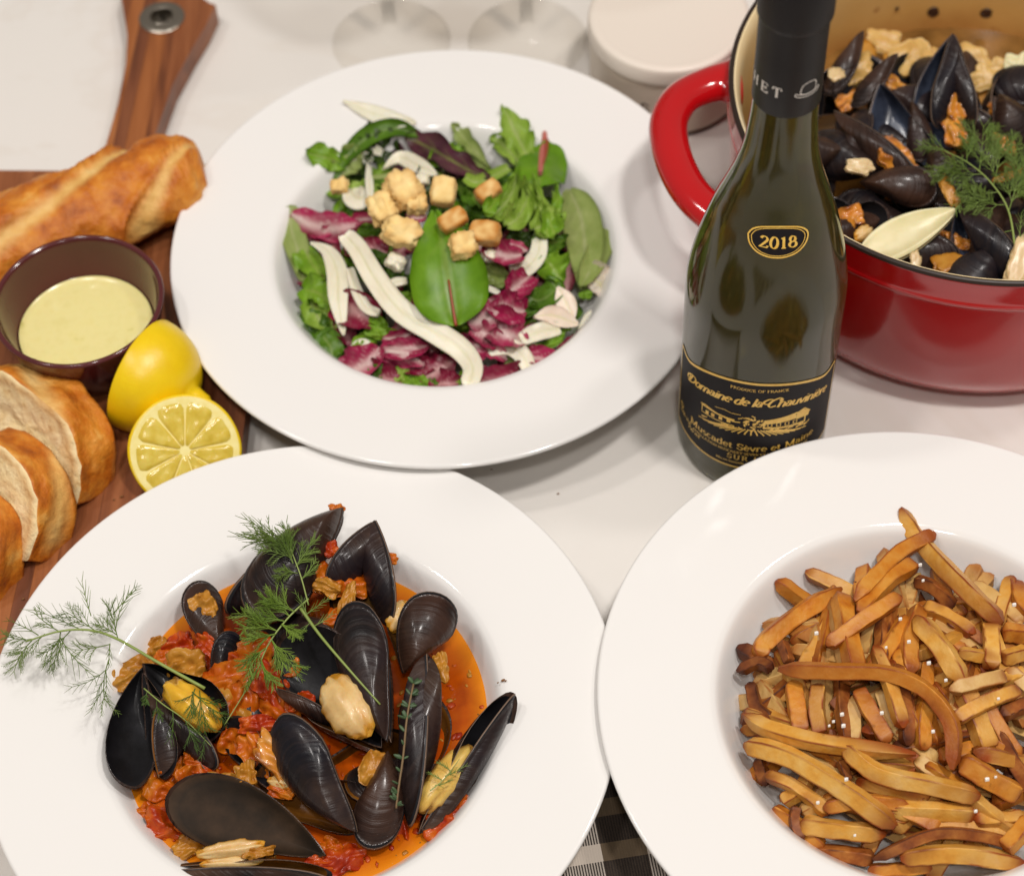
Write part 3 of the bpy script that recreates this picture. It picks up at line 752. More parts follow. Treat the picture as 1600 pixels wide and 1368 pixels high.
bread_slice((-75, 745), 1.7, (74, 866), 1.7, 36, 2.5, 4.1, .8, 'cut baguette piece with white crumb showing, middle of the three cut pieces', 2)
bread_slice((-130, 850), 1.7, (0, 932), 1.7, 32, 2.6, 4.0, .8, 'cut baguette piece nearest the mussel plate, at the left edge', 3)

# ------------------------------------------------------------------ lemon halves
m_rind = food('lemon_rind', [(.3, (226, 188, 6)), (.7, (238, 205, 16))], scale=60, rough=.34, spec=.5, bmp=(520, .35, .03), sss=.1)
m_pith = food('lemon_pith', [(.3, (232, 214, 128)), (.7, (240, 228, 160))], scale=200, rough=.5, bmp=(400, .2, .02))
m_pulp = food('lemon_pulp', [(.25, (196, 166, 44)), (.5, (212, 186, 74)), (.8, (222, 202, 104))], scale=(190), detail=3, rough=.16, spec=.6, bmp=(300, .5, .05), sss=.2)
def lemon_half(c, nrm, R, depth, label, spin=0.0):
    """c: centre of the cut face, nrm: outward normal of the cut face"""
    Nn = Vector(nrm).normalized(); A = Nn.cross(Vector((0, 0, 1))); A = A.normalized() if A.length > .01 else Vector((1, 0, 0)); B = Nn.cross(A).normalized()
    c = Vector(c); n = 64
    pr = [(R * .955, .0), (R * .99, -.03), (R, -.10)] + [(R * cos(t) ** .9, -.1 - depth * .86 * sin(t)) for t in [radians(a) for a in (8, 18, 28, 38, 48, 57, 65, 72, 78)]]
    pr += [(R * .20, -depth * .99), (R * .17, -depth * 1.10), (R * .11, -depth * 1.16), (0.001, -depth * 1.17)]
    vs, fs = [], []
    for r, h in pr:
        for k in range(n):
            a = 2 * pi * k / n; q = 1 + .015 * nz((cos(a) * 2, sin(a) * 2, h), 1.0, R)
            vs.append(c + (A * cos(a) + B * sin(a)) * r * q + Nn * h)
    for i in range(len(pr) - 1):
        for k in range(n):
            k2 = (k + 1) % n; fs.append((i * n + k, (i + 1) * n + k, (i + 1) * n + k2, i * n + k2))
    low = min(v.z for v in vs)
    root = empty('lemon_half', (c.x, c.y, low), label, 'lemon half', 'lemon halves on the board')
    mk('rind', (vs, fs), m_rind, root)
    vs, fs = [], []
    prf = [(R * .965, -.01), (R * .90, .0), (R * .82, -.03), (R * .5, -.05), (.05, -.02), (0.001, -.02)]
    for r, h in prf:
        for k in range(n):
            a = 2 * pi * k / n; vs.append(c + (A * cos(a) + B * sin(a)) * r + Nn * h)
    for i in range(len(prf) - 1):
        for k in range(n):
            k2 = (k + 1) % n; fs.append((i * n + k, i * n + k2, (i + 1) * n + k2, (i + 1) * n + k))
    mk('pith', (vs, fs), m_pith, root)
    ns = 9
    for s in range(ns):
        a0 = spin + 2 * pi * s / ns + .012; a1 = spin + 2 * pi * (s + 1) / ns - .012; am = (a0 + a1) / 2
        def pt(u, v):
            # rounded wedge
            rad = .2 + (R * .885 - .2) * v
            wdt = (a1 - a0) / 2 * (.80 + .19 * min(1, v * 3)) * (1 - .28 * max(0, v - .86) / .14)
            a = am + (u - .5) * 2 * wdt
            edge = min(u, 1 - u, v * 1.2, (1 - v) * 1.0)
            p = c + (A * cos(a) + B * sin(a)) * rad
            return p + Nn * (.0 + .11 * min(1, edge / .1) - .06 + .05 * nz(p, 3, 4) * min(1, edge / .1))
        mk('segment', grid(11, 13, pt), m_pulp, root)
    return root
c2 = at(289, 704, 3.4)
lemon_half(c2, (.22, -.62, .75), 2.8, 2.8, 'lemon half showing its cut face beside the mussel plate', .2)
c1 = at(219, 583, 3.6)
lemon_half(c1, (-.86, .50, .10), 3.0, 3.5, 'lemon half with its yellow rind up, leaning at the plum ramekin', .5)

# ------------------------------------------------------------------ mussels
m_shell = food('mussel_shell', [(.3, (12, 10, 12)), (.5, (20, 16, 18)), (.65, (32, 24, 24)), (.85, (52, 40, 36))], [(.2, (36, 24, 18)), (.5, (66, 46, 34)), (.8, (104, 80, 62))], scale=70, detail=7, rough=.36, spec=.22, bmp=(200, .8, .07), fnoise=.8, fscale=60, coat=.16, coatr=.14, rings=(17, (58, 44, 38), .30), tint=((22, 26, 38), (74, 48, 36), .55))
m_nacre = food('mussel_nacre', [(.3, (12, 11, 12)), (.6, (22, 20, 22)), (.8, (38, 36, 42))], [(.3, (16, 16, 18)), (.6, (34, 34, 38)), (.85, (84, 84, 88))], scale=60, detail=5, rough=.42, spec=.15, fnoise=.9, fscale=60, coat=.02, bmp=(200, .3, .04))
m_wet = food('broth_coated_nacre', [(.3, (22, 13, 8)), (.6, (52, 26, 10)), (.8, (92, 44, 14))], [(.3, (120, 66, 16)), (.6, (142, 92, 30)), (.85, (164, 138, 84))], scale=60, detail=5, rough=.2, spec=.35, fnoise=1.0, fscale=50, coat=.15, bmp=(150, .3, .05))
m_lip = food('shell_lip', [(0, (92, 70, 56)), (1, (128, 104, 86))], scale=100, rough=.5)
m_meat = food('mussel_meat', [(.3, (190, 150, 92)), (.55, (214, 182, 124)), (.8, (226, 202, 152))], [(.3, (196, 130, 30)), (.7, (216, 160, 56))], scale=110, detail=6, rough=.36, spec=.5, bmp=(260, .45, .05), sss=.25, fnoise=.7, fscale=70, coat=.08)
m_meat_y = food('yellow_meat', [(.3, (206, 148, 20)), (.6, (224, 176, 44)), (.8, (230, 190, 76))], [(.3, (176, 120, 20)), (.7, (190, 140, 40))], scale=90, detail=6, rough=.36, spec=.5, bmp=(240, .4, .05), sss=.25, fnoise=.5, coat=.3)
m_meat_o = food('orange_meat', [(.3, (188, 108, 26)), (.55, (208, 138, 44)), (.8, (220, 170, 88))], [(.3, (110, 56, 16)), (.7, (150, 84, 28))], scale=110, detail=6, rough=.36, spec=.5, bmp=(260, .45, .05), sss=.2, fnoise=.7, fscale=80, coat=.3)
m_meat_y2 = food('cream_yellow_meat', [(.3, (196, 152, 62)), (.55, (216, 180, 94)), (.8, (226, 200, 130))], [(.3, (150, 104, 40)), (.7, (180, 132, 60))], scale=110, detail=5, rough=.34, spec=.4, bmp=(260, .45, .05), sss=.15, fnoise=.7, fscale=70, coat=.08)
def valve(parent, a, za, b, zb, w, face='out', roll=0.0, deep=.38, inner=None, flip=1, seed=0, name='shell', label=None):
    """one half shell from its beak (pixel a, height za) to its round end (pixel b, height zb), w wide in photo pixels"""
    A = at(a[0], a[1], za); B = at(b[0], b[1], zb); M_ = (A + B) / 2
    X = B - A; L = X.length; X.normalize()
    V = (CAM - M_).normalized(); Z = (V - X * V.dot(X)).normalized()
    Z = Matrix.Rotation(radians(roll), 3, X) @ Z
    if face == 'in': Z = -Z
    Y = Z.cross(X) * flip
    wd = w / pxcm(M_)
    D = deep * wd
    n = 36; rim = []
    for k in range(n):
        th = 2 * pi * k / n
        t = (1 - cos(th)) / 2
        y = sin(th)
        prof = abs(y) * t ** .42 / .80
        if th <= pi: yy = .57 * prof
        else: yy = -.43 * prof * (1 - .25 * sin(pi * min(1, t * 1.6)) * (t < .62))
        x = t
        # soft bluntness of the round end
        q = 1 + .012 * noise.noise(Vector((cos(th) * 2, sin(th) * 2, seed * 3.7)))
        rim.append((x * q, yy * q))
    R = 9; cx, cy = .30, .02
    def layer(k, r, shrink, dz):
        x, y = rim[k]; rho = r / R * shrink
        px, py = cx + (x - cx) * rho, cy + (y - cy) * rho
        h = D * max(0, 1 - rho ** 2.3) ** .75 - dz
        q = 1 + (.02 * noise.noise(Vector((rho * 9, px * 2, seed * 1.3))) if rho > .1 else 0)
        return A + X * (px * L) + Y * (py * wd) + Z * (h * q)
    vs, fs, fv, mi, gv = [], [], [], [], []
    th_ = .05 * wd / 2
    for lay in (0, 1):
        base = len(vs)
        vs.append(layer(0, 0, 1, 0 if lay == 0 else th_)); fv.append(.25 if lay == 0 else .75); gv.append(cx + seed)
        for r in range(1, R + 1):
            for k in range(n):
                p = layer(k, r, 1.0 if lay == 0 else .985, 0 if (lay == 0 or r == R) else th_)
                vs.append(p)
                x, y = rim[k]; rho = r / R; xx = cx + (x - cx) * rho
                gv.append(sqrt(xx * xx + .8 * (y * rho) ** 2) + seed)
                if lay == 0:
                    ring = .5 + .5 * noise.noise(Vector((sqrt((xx) ** 2 + 0.6 * (y * rho) ** 2) * 9, seed, 2)))
                    fv.append(max(0, min(1, .62 * max(0, 1 - xx * 1.7) + .35 * ring * (.35 + max(0, .6 - xx)) + .7 * max(0, rho - .93) * 8)))
                else:
                    fv.append(max(0, min(1, .9 * (1 - rho ** 2.2) * (.35 + .65 * xx) + .10 * (xx < .5) + 14 * max(0, rho - .94))))
        for k in range(n):
            k2 = (k + 1) % n
            fs.append((base, base + 1 + k, base + 1 + k2) if lay == 0 else (base, base + 1 + k2, base + 1 + k)); mi.append(lay)
        for r in range(R - 1):
            for k in range(n):
                k2 = (k + 1) % n; i0 = base + 1 + r * n; i1 = i0 + n
                q = (i0 + k, i1 + k, i1 + k2, i0 + k2)
                fs.append(q if lay == 0 else q[::-1]); mi.append(lay)
    o0 = 1 + (R - 1) * n; o1 = (1 + R * n) + 1 + (R - 1) * n
    for k in range(n):
        k2 = (k + 1) % n; fs.append((o0 + k, o1 + k, o1 + k2, o0 + k2)); mi.append(2)
    o = mk(name, (vs, fs), [m_shell, inner or m_nacre, m_lip], parent, f=fv, mi=mi, g=gv)
    if label: o['label'] = label
    return o
m_tom = food('tomato', [(.25, (116, 20, 4)), (.42, (154, 42, 7)), (.56, (178, 70, 11)), (.72, (192, 104, 28)), (.85, (204, 138, 54))], scale=130, detail=8, rough=.4, spec=.25, bmp=(200, .6, .07), coat=.16, coatr=.15)
m_ored = food('orange_pepper', [(.25, (140, 50, 3)), (.45, (176, 80, 6)), (.6, (190, 104, 16)), (.8, (202, 132, 40))], scale=120, detail=8, rough=.4, spec=.25, bmp=(200, .6, .07), coat=.16, coatr=.15)
m_onion = food('stewed_onion', [(.25, (136, 76, 14)), (.45, (168, 110, 30)), (.65, (186, 132, 50)), (.85, (200, 156, 80))], scale=110, detail=7, rough=.36, spec=.3, bmp=(260, .8, .07), coat=.12, coatr=.15)
def sheet(name, px, py, z, w, h, rot, mat, label, cat, group, seed, parent=None, th=.13, fa=1.0):
    """a soft folded scrap of tomato or pepper"""
    P = at(px, py, z); s = 1 / pxcm(P); V = (CAM - P).normalized()
    N = (V * .6 + Vector((.6 * noise.noise(Vector((seed, 1.7, 0))), .6 * noise.noise(Vector((seed, 5.2, 0))), .6))).normalized()
    X = (_rt * cos(radians(rot)) + _up * sin(radians(rot))); X = (X - N * X.dot(N)).normalized(); Y = N.cross(X)
    hw, hh = w * s / 2 * 1.12, h * s / 2 * 1.12; sc = (hw + hh) / 2; n = 17; vs, fv = [], []
    for i in range(n):
        for j in range(n):
            a, b = i / (n - 1) * 2 - 1, j / (n - 1) * 2 - 1
            u, v = a * sqrt(1 - b * b * .38), b * sqrt(1 - a * a * .38)
            e = 1 + .38 * noise.noise(Vector((u * 1.6, v * 1.6, seed * 3))) + .07 * noise.noise(Vector((u * 4, v * 4, seed)))
            q = .75 * noise.noise(Vector((u * 1.2 + seed, v * 1.9, seed))) + .9 * abs(noise.noise(Vector((u * 2.1, v * 2.1 + seed, 5)))) + .09 * noise.noise(Vector((u * 5, v * 5, seed)))
            vs.append(P + X * (u * hw * e) + Y * (v * hh * e) + N * (fa * .62 * sc * q - .22 * sc * (u * u + v * v))); fv.append(min(1, max(0, 1.6 * abs(q) - .2 + .5 * (v * v > .6))))
    fs = [(i * n + j, (i + 1) * n + j, (i + 1) * n + j + 1, i * n + j + 1) for i in range(n - 1) for j in range(n - 1)]
    n0 = len(vs); rim = [i * n for i in range(n)] + [(n - 1) * n + j for j in range(1, n)] + [i * n + n - 1 for i in range(n - 2, -1, -1)] + [j for j in range(n - 2, 0, -1)]
    o = mk(name, (vs + [v - N * th for v in vs], fs + [tuple(a + n0 for a in q)[::-1] for q in fs] + [(rim[k], rim[(k + 1) % len(rim)], rim[(k + 1) % len(rim)] + n0, rim[k] + n0) for k in range(len(rim))]), mat, parent, f=fv + fv)
    return tag(o, label, cat, group)
m_dull = food('dull_black_nacre', [(.3, (14, 12, 9)), (.6, (24, 20, 15)), (.8, (38, 31, 22))], [(.3, (40, 30, 20)), (.7, (84, 62, 44))], scale=60, detail=5, rough=.6, spec=.12, fnoise=.4, fscale=60, bmp=(200, .3, .04))
m_blue = food('blue_nacre', [(.3, (18, 18, 24)), (.6, (34, 36, 46)), (.8, (58, 62, 76))], [(.3, (48, 56, 76)), (.6, (84, 94, 114)), (.85, (140, 146, 156))], scale=60, detail=5, rough=.25, spec=.35, fnoise=.9, fscale=60, coat=.1)
def meat(parent, a, za, b, zb, w, mat=None, thick=.6, seed=0, frill=1.0, name='meat'):
    if mat is m_meat_o:                          # shrunken orange flesh is folded, not round
        return sheet(name, (a[0] + b[0]) / 2, (a[1] + b[1]) / 2, (za + zb) / 2 + .1, sqrt((a[0] - b[0]) ** 2 + (a[1] - b[1]) ** 2), w * .9, math.degrees(atan2(a[1] - b[1], b[0] - a[0])), mat, None, None, None, seed + 400, parent, .28, .8)
    A = at(a[0], a[1], za); B = at(b[0], b[1], zb); M_ = (A + B) / 2
    X = (B - A) / 2; V = (CAM - M_).normalized(); Zv = (V - X.normalized() * V.dot(X.normalized())).normalized(); Y = Zv.cross(X.normalized()) * (w / pxcm(M_) / 2)
    th = Y.length * thick * 1.5
    fv = []
    def fn(d):
        x, y, z = d
        e = 1 + (.05 + .05 * frill) * noise.noise(Vector((x * 2.2, y * 2.2, z * 2 + seed * 3))) + .05 * noise.noise(Vector((x * 6, y * 6, z * 5 + seed)))
        groove = exp(-((y - .30 - .12 * sin(3 * x + seed)) / .12) ** 2) if z > 0 else 0
        fr = frill * .09 * sin(22 * x + 3 * sin(4 * x + seed)) * exp(-((abs(y) - .85) / .16) ** 2)
        return e - .20 * groove - .07 * exp(-((y + .35 + .1 * sin(4 * x + seed)) / .10) ** 2) * (z > 0) + fr
    vf = ball(M_, (X, Y, Zv * th), 28, 22, fn)
    for i in range(23):
        for k in range(28):
            t = pi * i / 22; ph = 2 * pi * k / 28
            y = sin(t) * cos(ph); zz = sin(t) * sin(ph); rho = sqrt(max(0, 1 - zz * zz)); fv.append(min(1, .6 * exp(-((y - .34) / .10) ** 2) + (3.2 * max(0, rho - .86) / .14 * .4 if zz > -.2 else 1)))
    return mk(name, vf, mat or m_meat, parent, f=fv)
def mussel(name_px, z, label, group):
    p = at(name_px[0], name_px[1], z)
    return empty('mussel', (p.x, p.y, z), label, 'mussel', group)

# ---- the broth in the front bowl
def m_broth_():
    m, nt, b = new_mat('tomato_broth')
    n = nfac(nt, 45, 5, rnd=False, dist=.6)
    c = ramp(nt, [(.3, (148, 46, 2)), (.5, (174, 72, 3)), (.68, (188, 88, 6)), (.85, (200, 108, 12))], n)
    at_ = node(nt, 'ShaderNodeAttribute', attribute_name='f')
    c = mixc(nt, at_.outputs['Fac'], c, lin((226, 140, 24)))
    nt.links.new(c, b.inputs['Base Color']); b.inputs['Roughness'].default_value = .2; b.inputs['Specular IOR Level'].default_value = .3
    b.inputs['Coat Weight'].default_value = .12; b.inputs['Coat Roughness'].default_value = .03
    bump(nt, b, nfac(nt, 160, 3, rnd=False), .08, .03)
    return m
BZ = 1.62
vs, fs, fv = [], [], []
NB, NR = 120, 26
for r in range(NR + 1):
    for k in range(NB):
        a = 2 * pi * k / NB
        rad = 8.42 * (r / NR) * (1 + .010 * noise.noise(Vector((cos(a) * 2, sin(a) * 2, 1))) * (r == NR))
        p = Vector((PM[0] + rad * cos(a), PM[1] + rad * sin(a), BZ))
        p.z += .035 * nz(p, .8, 3) * (r < NR - 2) + (.05 if r == NR else 0)
        vs.append(p); fv.append(max(0, (r / NR - .86) / .14) ** 1.5 * .8)
for r in range(NR):
    for k in range(NB):
        k2 = (k + 1) % NB; fs.append((r * NB + k, (r + 1) * NB + k, (r + 1) * NB + k2, r * NB + k2))
tag(mk('broth', (vs, fs), m_broth_(), f=fv), 'orange tomato broth pooled in the mussel plate', 'broth')

G1 = 'mussels in the front bowl'
m1 = mussel((440, 890), BZ, 'big closed mussel with a brown beak at the top of the front bowl heap', G1)
valve(m1, (536, 797), 4.8, (352, 958), 3.2, 96, 'out', -46, .42, seed=1)
valve(m1, (538, 793), 5.1, (398, 968), 4.2, 112, 'out', 16, .42, seed=2, flip=-1)
m2 = mussel((570, 900), BZ, 'open mussel filled with tomato, standing beak up at the back of the front bowl', G1)
valve(m2, (585, 812), 5.4, (556, 990), 3.0, 104, 'in', 30, .34, m_wet, seed=3)
valve(m2, (588, 812), 5.5, (606, 978), 3.4, 72, 'out', 62, .42, seed=4)
valve(m2, (580, 815), 5.5, (520, 930), 3.8, 66, 'out', -40, .42, seed=34, flip=-1)
m3 = mussel((322, 960), BZ, 'small grey mussel shell with a tan onion bit, left of the big closed one', G1)
valve(m3, (348, 1025), 2.6, (308, 906), 3.6, 66, 'out', 12, .32, seed=5)
m4 = mussel((515, 1080), BZ, 'wide open black mussel with a plump cream meat in the middle of the bowl', G1)
valve(m4, (596, 1168), 3.6, (440, 990), 4.6, 128, 'in', -14, .30, seed=6)
valve(m4, (590, 1172), 3.2, (470, 1080), 3.3, 78, 'in', 40, .30, m_wet, seed=36)
meat(m4, (514, 1058), 4.6, (574, 1150), 4.2, 78, m_meat, .5, 2, .8)
m5 = mussel((570, 1050), BZ, 'upright dark mussel right of the plump cream meat', G1)
valve(m5, (606, 1160), 3.8, (552, 938), 5.4, 92, 'out', -16, .34, seed=7)
valve(m5, (612, 1160), 3.7, (584, 965), 4.9, 60, 'in', 62, .34, seed=37)
m6 = mussel((665, 990), BZ, 'blue black mussel with its round end up at the right of the heap', G1)
valve(m6, (628, 1052), 3.7, (698, 932), 5.0, 92, 'out', 10, .42, seed=8)
valve(m6, (632, 1052), 3.5, (632, 940), 3.6, 66, 'in', -10, .3, m_wet, seed=38)
meat(m6, (610, 985), 3.7, (640, 940), 3.8, 40, m_meat, .5, 4)
m7 = mussel((665, 1110), BZ, 'narrow mussel on its edge, seam up, right of the thyme sprig', G1)
valve(m7, (668, 1020), 4.7, (640, 1292), 2.2, 66, 'out', 66, .5, seed=9)
valve(m7, (668, 1022), 4.6, (646, 1250), 2.3, 70, 'out', -52, .5, seed=10, flip=-1)
m8 = mussel((735, 1190), BZ, 'mussel with long cream yellow meat at the right rim of the broth', G1)
valve(m8, (655, 1300), 2.2, (803, 1082), 3.9, 74, 'in', 38, .40, seed=11)
valve(m8, (652, 1302), 2.0, (806, 1082), 3.8, 62, 'out', 76, .42, seed=12, flip=-1)
meat(m8, (738, 1166), 2.9, (654, 1268), 2.6, 52, m_meat_y2, .6, 5, .45)
m9 = mussel((580, 1260), BZ, 'small knobbly black mussel at the bottom centre of the bowl', G1)
valve(m9, (606, 1172), 3.2, (574, 1326), 2.4, 80, 'out', 0, .48, seed=13)
m10 = mussel((480, 1210), BZ, 'gaping purple black mussel with curled orange meat in the front bowl', G1)
valve(m10, (560, 1300), 2.9, (436, 1118), 4.7, 104, 'out', -34, .34, seed=14)
valve(m10, (548, 1302), 2.4, (398, 1200), 2.7, 100, 'in', 6, .30, m_wet, seed=15)
valve(m10, (420, 1232), 2.7, (352, 1124), 3.4, 66, 'in', -30, .36, seed=16)
meat(m10, (404, 1148), 3.9, (470, 1222), 3.3, 44, m_meat_o, .7, 6)
meat(m10, (418, 1218), 3.0, (466, 1226), 2.9, 22, m_meat, .6, 7)
m11 = mussel((380, 1290), BZ, 'large empty black half shell lying open in the broth at the lower left', G1)
valve(m11, (510, 1336), 2.1, (258, 1244), 3.3, 116, 'in', 6, .15, m_dull, seed=17)
m12 = mussel((360, 1345), BZ, 'mussel with pale cream meat at the very bottom edge of the picture', G1)
valve(m12, (248, 1358), 2.5, (520, 1366), 2.3, 62, 'in', 40, .34, m_wet, seed=18)
valve(m12, (244, 1362), 2.4, (520, 1376), 2.2, 60, 'out', 60, .34, seed=19)
meat(m12, (306, 1335), 2.8, (414, 1318), 2.8, 28, m_meat, .7, 8)
meat(m12, (312, 1350), 2.7, (412, 1344), 2.6, 20, m_meat, .6, 9)
m13 = mussel((215, 1140), BZ, 'open mussel holding brown broth at the left rim of the broth', G1)
valve(m13, (224, 1040), 3.4, (204, 1232), 3.0, 84, 'in', -16, .34, seed=20)
valve(m13, (222, 1050), 3.4, (262, 1216), 2.4, 62, 'in', 38, .3, seed=21, flip=-1)
m14 = mussel((290, 1100), BZ, 'mussel with bright yellow meat under the fennel stem', G1)
valve(m14, (222, 1036), 3.5, (352, 1136), 3.6, 104, 'in', 18, .34, seed=22)
valve(m14, (228, 1080), 3.1, (340, 1200), 2.6, 52, 'out', 40, .4, seed=23)
meat(m14, (258, 1066), 3.9, (344, 1138), 3.9, 54, m_meat_y, .75, 10, .5)
m15 = mussel((350, 1015), BZ, 'little dark mussel shell below the tan onion bit', G1)
valve(m15, (330, 1050), 2.6, (372, 990), 3.0, 46, 'out', 20, .4, seed=24)
m16 = mussel((470, 1100), BZ, 'narrow dark shell edge beside the red tomato left of the cream meat', G1)
valve(m16, (430, 1074), 4.0, (528, 1132), 3.7, 34, 'out', 50, .4, seed=25)
random.seed(21)
for i, (x, y) in enumerate(((430, 1020), (620, 1215), (480, 990), (400, 1080), (560, 1180), (270, 1150), (330, 1180), (660, 1150), (510, 1250), (440, 960))):
    mm = mussel((x, y), BZ, 'dark mussel shell mostly buried under the others in the front bowl', G1)
    a = random.uniform(0, 2 * pi); l = 85
    valve(mm, (x - l * cos(a), y - l * .8 * sin(a)), 2.1, (x + l * cos(a), y + l * .8 * sin(a)), 2.4, 86, random.choice(('out', 'in')), random.uniform(-40, 40), .36, m_wet, seed=40 + i)

# ---- tomato, onion and pepper bits in the broth
GV = 'vegetable pieces in the red pot'
GB = 'vegetable bits in the tomato broth'
def chunk(name, px, py, z, w, h, rot, mat, label, cat, group, seed, thick=.3, boxy=.45):
    if group == GV and w >= 40 and mat is not m_onion: return sheet(name, px, py, z, w, h, rot, mat, label, cat, group, seed, None, .2, .4)
    if mat in (m_tom, m_ored) or (mat is m_onion and group == GB): return sheet(name, px, py, z, w, h, rot, mat, label, cat, group, seed)
    P = at(px, py, z); s = 1 / pxcm(P)
    V = (CAM - P).normalized(); N = (V * .6 + Vector((.5 * noise.noise(Vector((seed, 1.7, 0))), .5 * noise.noise(Vector((seed, 5.2, 0))), .6))).normalized()
    X = (_rt * cos(radians(rot)) + _up * sin(radians(rot))); X = (X - N * X.dot(N)).normalized(); Y = N.cross(X)
    def fn(d):
        m_ = max(abs(d[0]), abs(d[1]), abs(d[2])); e = (1 / m_) ** boxy
        return e * (1 + .42 * noise.noise(Vector(d) * 1.25 + Vector((seed * 2.1, 0, 0))) + .34 * abs(noise.noise(Vector(d) * 2.6 + Vector((0, seed, 0)))) - .10 + .12 * noise.noise(Vector(d) * 6 + Vector((0, seed, 3))))
    vf = ball(P, (X * (w * s / 2 * .98), Y * (h * s / 2 * .98), N * (thick * min(w, h) * s)), 28, 18, fn)
    o = mk(name, vf, mat)
    return tag(o, label, cat, group)
T, O, N_ = m_tom, m_ored, m_onion
bits = [(335, 1012, 3.2, 30, 62, 60, T, 'red tomato strip between the grey shell and the dark one'), (280, 1008, 2.4, 46, 40, 20, T, 'red tomato lump above the fennel stem'), (262, 1030, 2.3, 40, 34, 0, O, 'orange pepper bit at the upper left of the broth'),
        (205, 1050, 2.6, 40, 66, -60, N_, 'tan onion wedge at the left edge of the broth'), (286, 1040, 3.0, 60, 46, 10, N_, 'translucent onion piece under the fennel stem'), (318, 945, 3.9, 36, 40, 30, N_, 'square tan onion bit on the small grey shell'),
        (352, 1060, 3.3, 74, 60, 15, O, 'large orange tomato flesh right of the fennel stem'), (380, 1090, 3.4, 60, 56, 70, O, 'orange flesh between yellow meat and black shell'), (424, 1070, 3.7, 50, 70, 40, T, 'deep red tomato wedge left of the black open mussel'),
        (470, 1095, 3.7, 40, 30, 10, T, 'small red tomato bit beside the narrow shell edge'), (392, 1165, 3.4, 44, 50, 40, O, 'orange tomato lump inside the gaping mussel'), (384, 1208, 3.2, 36, 34, 10, N_, 'yellow onion square inside the gaping mussel'),
        (402, 1132, 3.9, 56, 26, 5, T, 'stringy red brown tomato skin over the gaping mussel'), (300, 1180, 2.6, 24, 24, 0, O, 'round orange bit on the shell below the yellow meat'), (318, 1200, 2.4, 46, 22, -20, T, 'curled red tomato skin below the yellow meat'),
        (270, 1195, 2.2, 44, 30, 45, O, 'orange shred between the left shells'), (262, 1285, 1.9, 70, 54, -20, T, 'big soft red tomato at the lower left of the broth'), (298, 1318, 2.1, 54, 34, 30, N_, 'orange tan onion square at the lower left of the broth'),
        (232, 1270, 1.8, 36, 30, 10, O, 'orange bit at the lower left rim of the broth'), (516, 858, 5.2, 30, 24, 20, T, 'red tomato bit on the open mussel at the back'), (606, 872, 5.2, 18, 30, 80, O, 'orange bit on the right edge of the back mussel'),
        (498, 900, 4.8, 40, 46, 50, O, 'orange tomato piece under the back mussel'), (512, 917, 5.0, 40, 24, -25, N_, 'tan onion strip at the front of the back mussel'), (552, 905, 4.4, 60, 60, 0, O, 'orange broth soaked flesh inside the back mussel'),
        (542, 935, 4.9, 20, 56, -20, N_, 'curved yellow onion strip before the back mussel'), (530, 965, 4.4, 36, 40, 0, O, 'orange lump above the upright dark mussel'), (690, 1040, 4.4, 22, 44, 10, N_, 'tan brown flesh on the seam of the edge on mussel'),
        (585, 1200, 3.5, 40, 56, -15, N_, 'brown onion strip on the knobbly black mussel'), (690, 1282, 2.1, 54, 44, 30, T, 'red tomato wedge under the shell at the lower right'), (718, 1256, 2.1, 40, 24, 40, T, 'small red tomato bit at the right rim below the meat'),
        (535, 1340, 1.9, 66, 44, 15, T, 'soft red tomato at the bottom of the broth'), (500, 1352, 1.9, 40, 30, 0, T, 'red pulp beside the lowest mussel'), (437, 1235, 2.9, 40, 20, -20, O, 'orange shred on the broth coated shell'),
        (330, 880 + 110, 2.7, 26, 60, 70, T, 'thin red tomato strip behind the little dark shell'), (527, 793, 5.3, 12, 24, 80, O, 'orange tomato tip on the beak of the big closed mussel'), (306, 1244, 2.0, 20, 14, 0, N_, 'tiny tan bit on the large empty half shell'),
        (405, 1330, 2.9, 16, 46, -80, N_, 'thin tan strip across the pale cream meat'), (445, 1040, 3.6, 44, 40, 0, O, 'orange flesh beneath the mid fennel fronds'), (398, 1020, 3.2, 50, 60, 0, O, 'orange tomato under the mid fennel fronds'),
        (440, 1110, 3.3, 70, 52, -20, O, 'brown orange flesh before the narrow shell edge'), (350, 1110, 3.2, 56, 70, 60, N_, 'brownish onion between the yellow meat and the gaping mussel'), (372, 1150, 3.0, 56, 46, 0, O, 'orange flesh left of the gaping mussel'),
        (310, 1215, 2.3, 60, 50, 30, O, 'brown orange flesh above the large empty half shell'), (350, 1225, 2.4, 60, 40, -10, N_, 'tan stewed strip above the large empty half shell'), (250, 1225, 2.0, 44, 56, 80, O, 'orange shred beside the left shells'),
        (240, 1010, 2.0, 44, 26, 30, N_, 'tan peel at the upper left rim of the broth'), (420, 1190, 2.8, 56, 44, 0, O, 'orange flesh under the curled meat'), (640, 985, 3.0, 40, 50, 0, O, 'orange bit beside the blue black mussel'), (610, 1220, 2.2, 40, 60, 70, O, 'orange flesh behind the thyme sprig')]
for i, (x, y, z, w, h, r, m_, l) in enumerate(bits):
    nm = {id(T): 'tomato_piece', id(O): 'pepper_piece', id(N_): 'onion_piece'}[id(m_)]
    chunk(nm, x, y, z, w, h, r, m_, l, nm.split('_')[0] + ' piece', GB, i + 1, thick=.2)
random.seed(3)
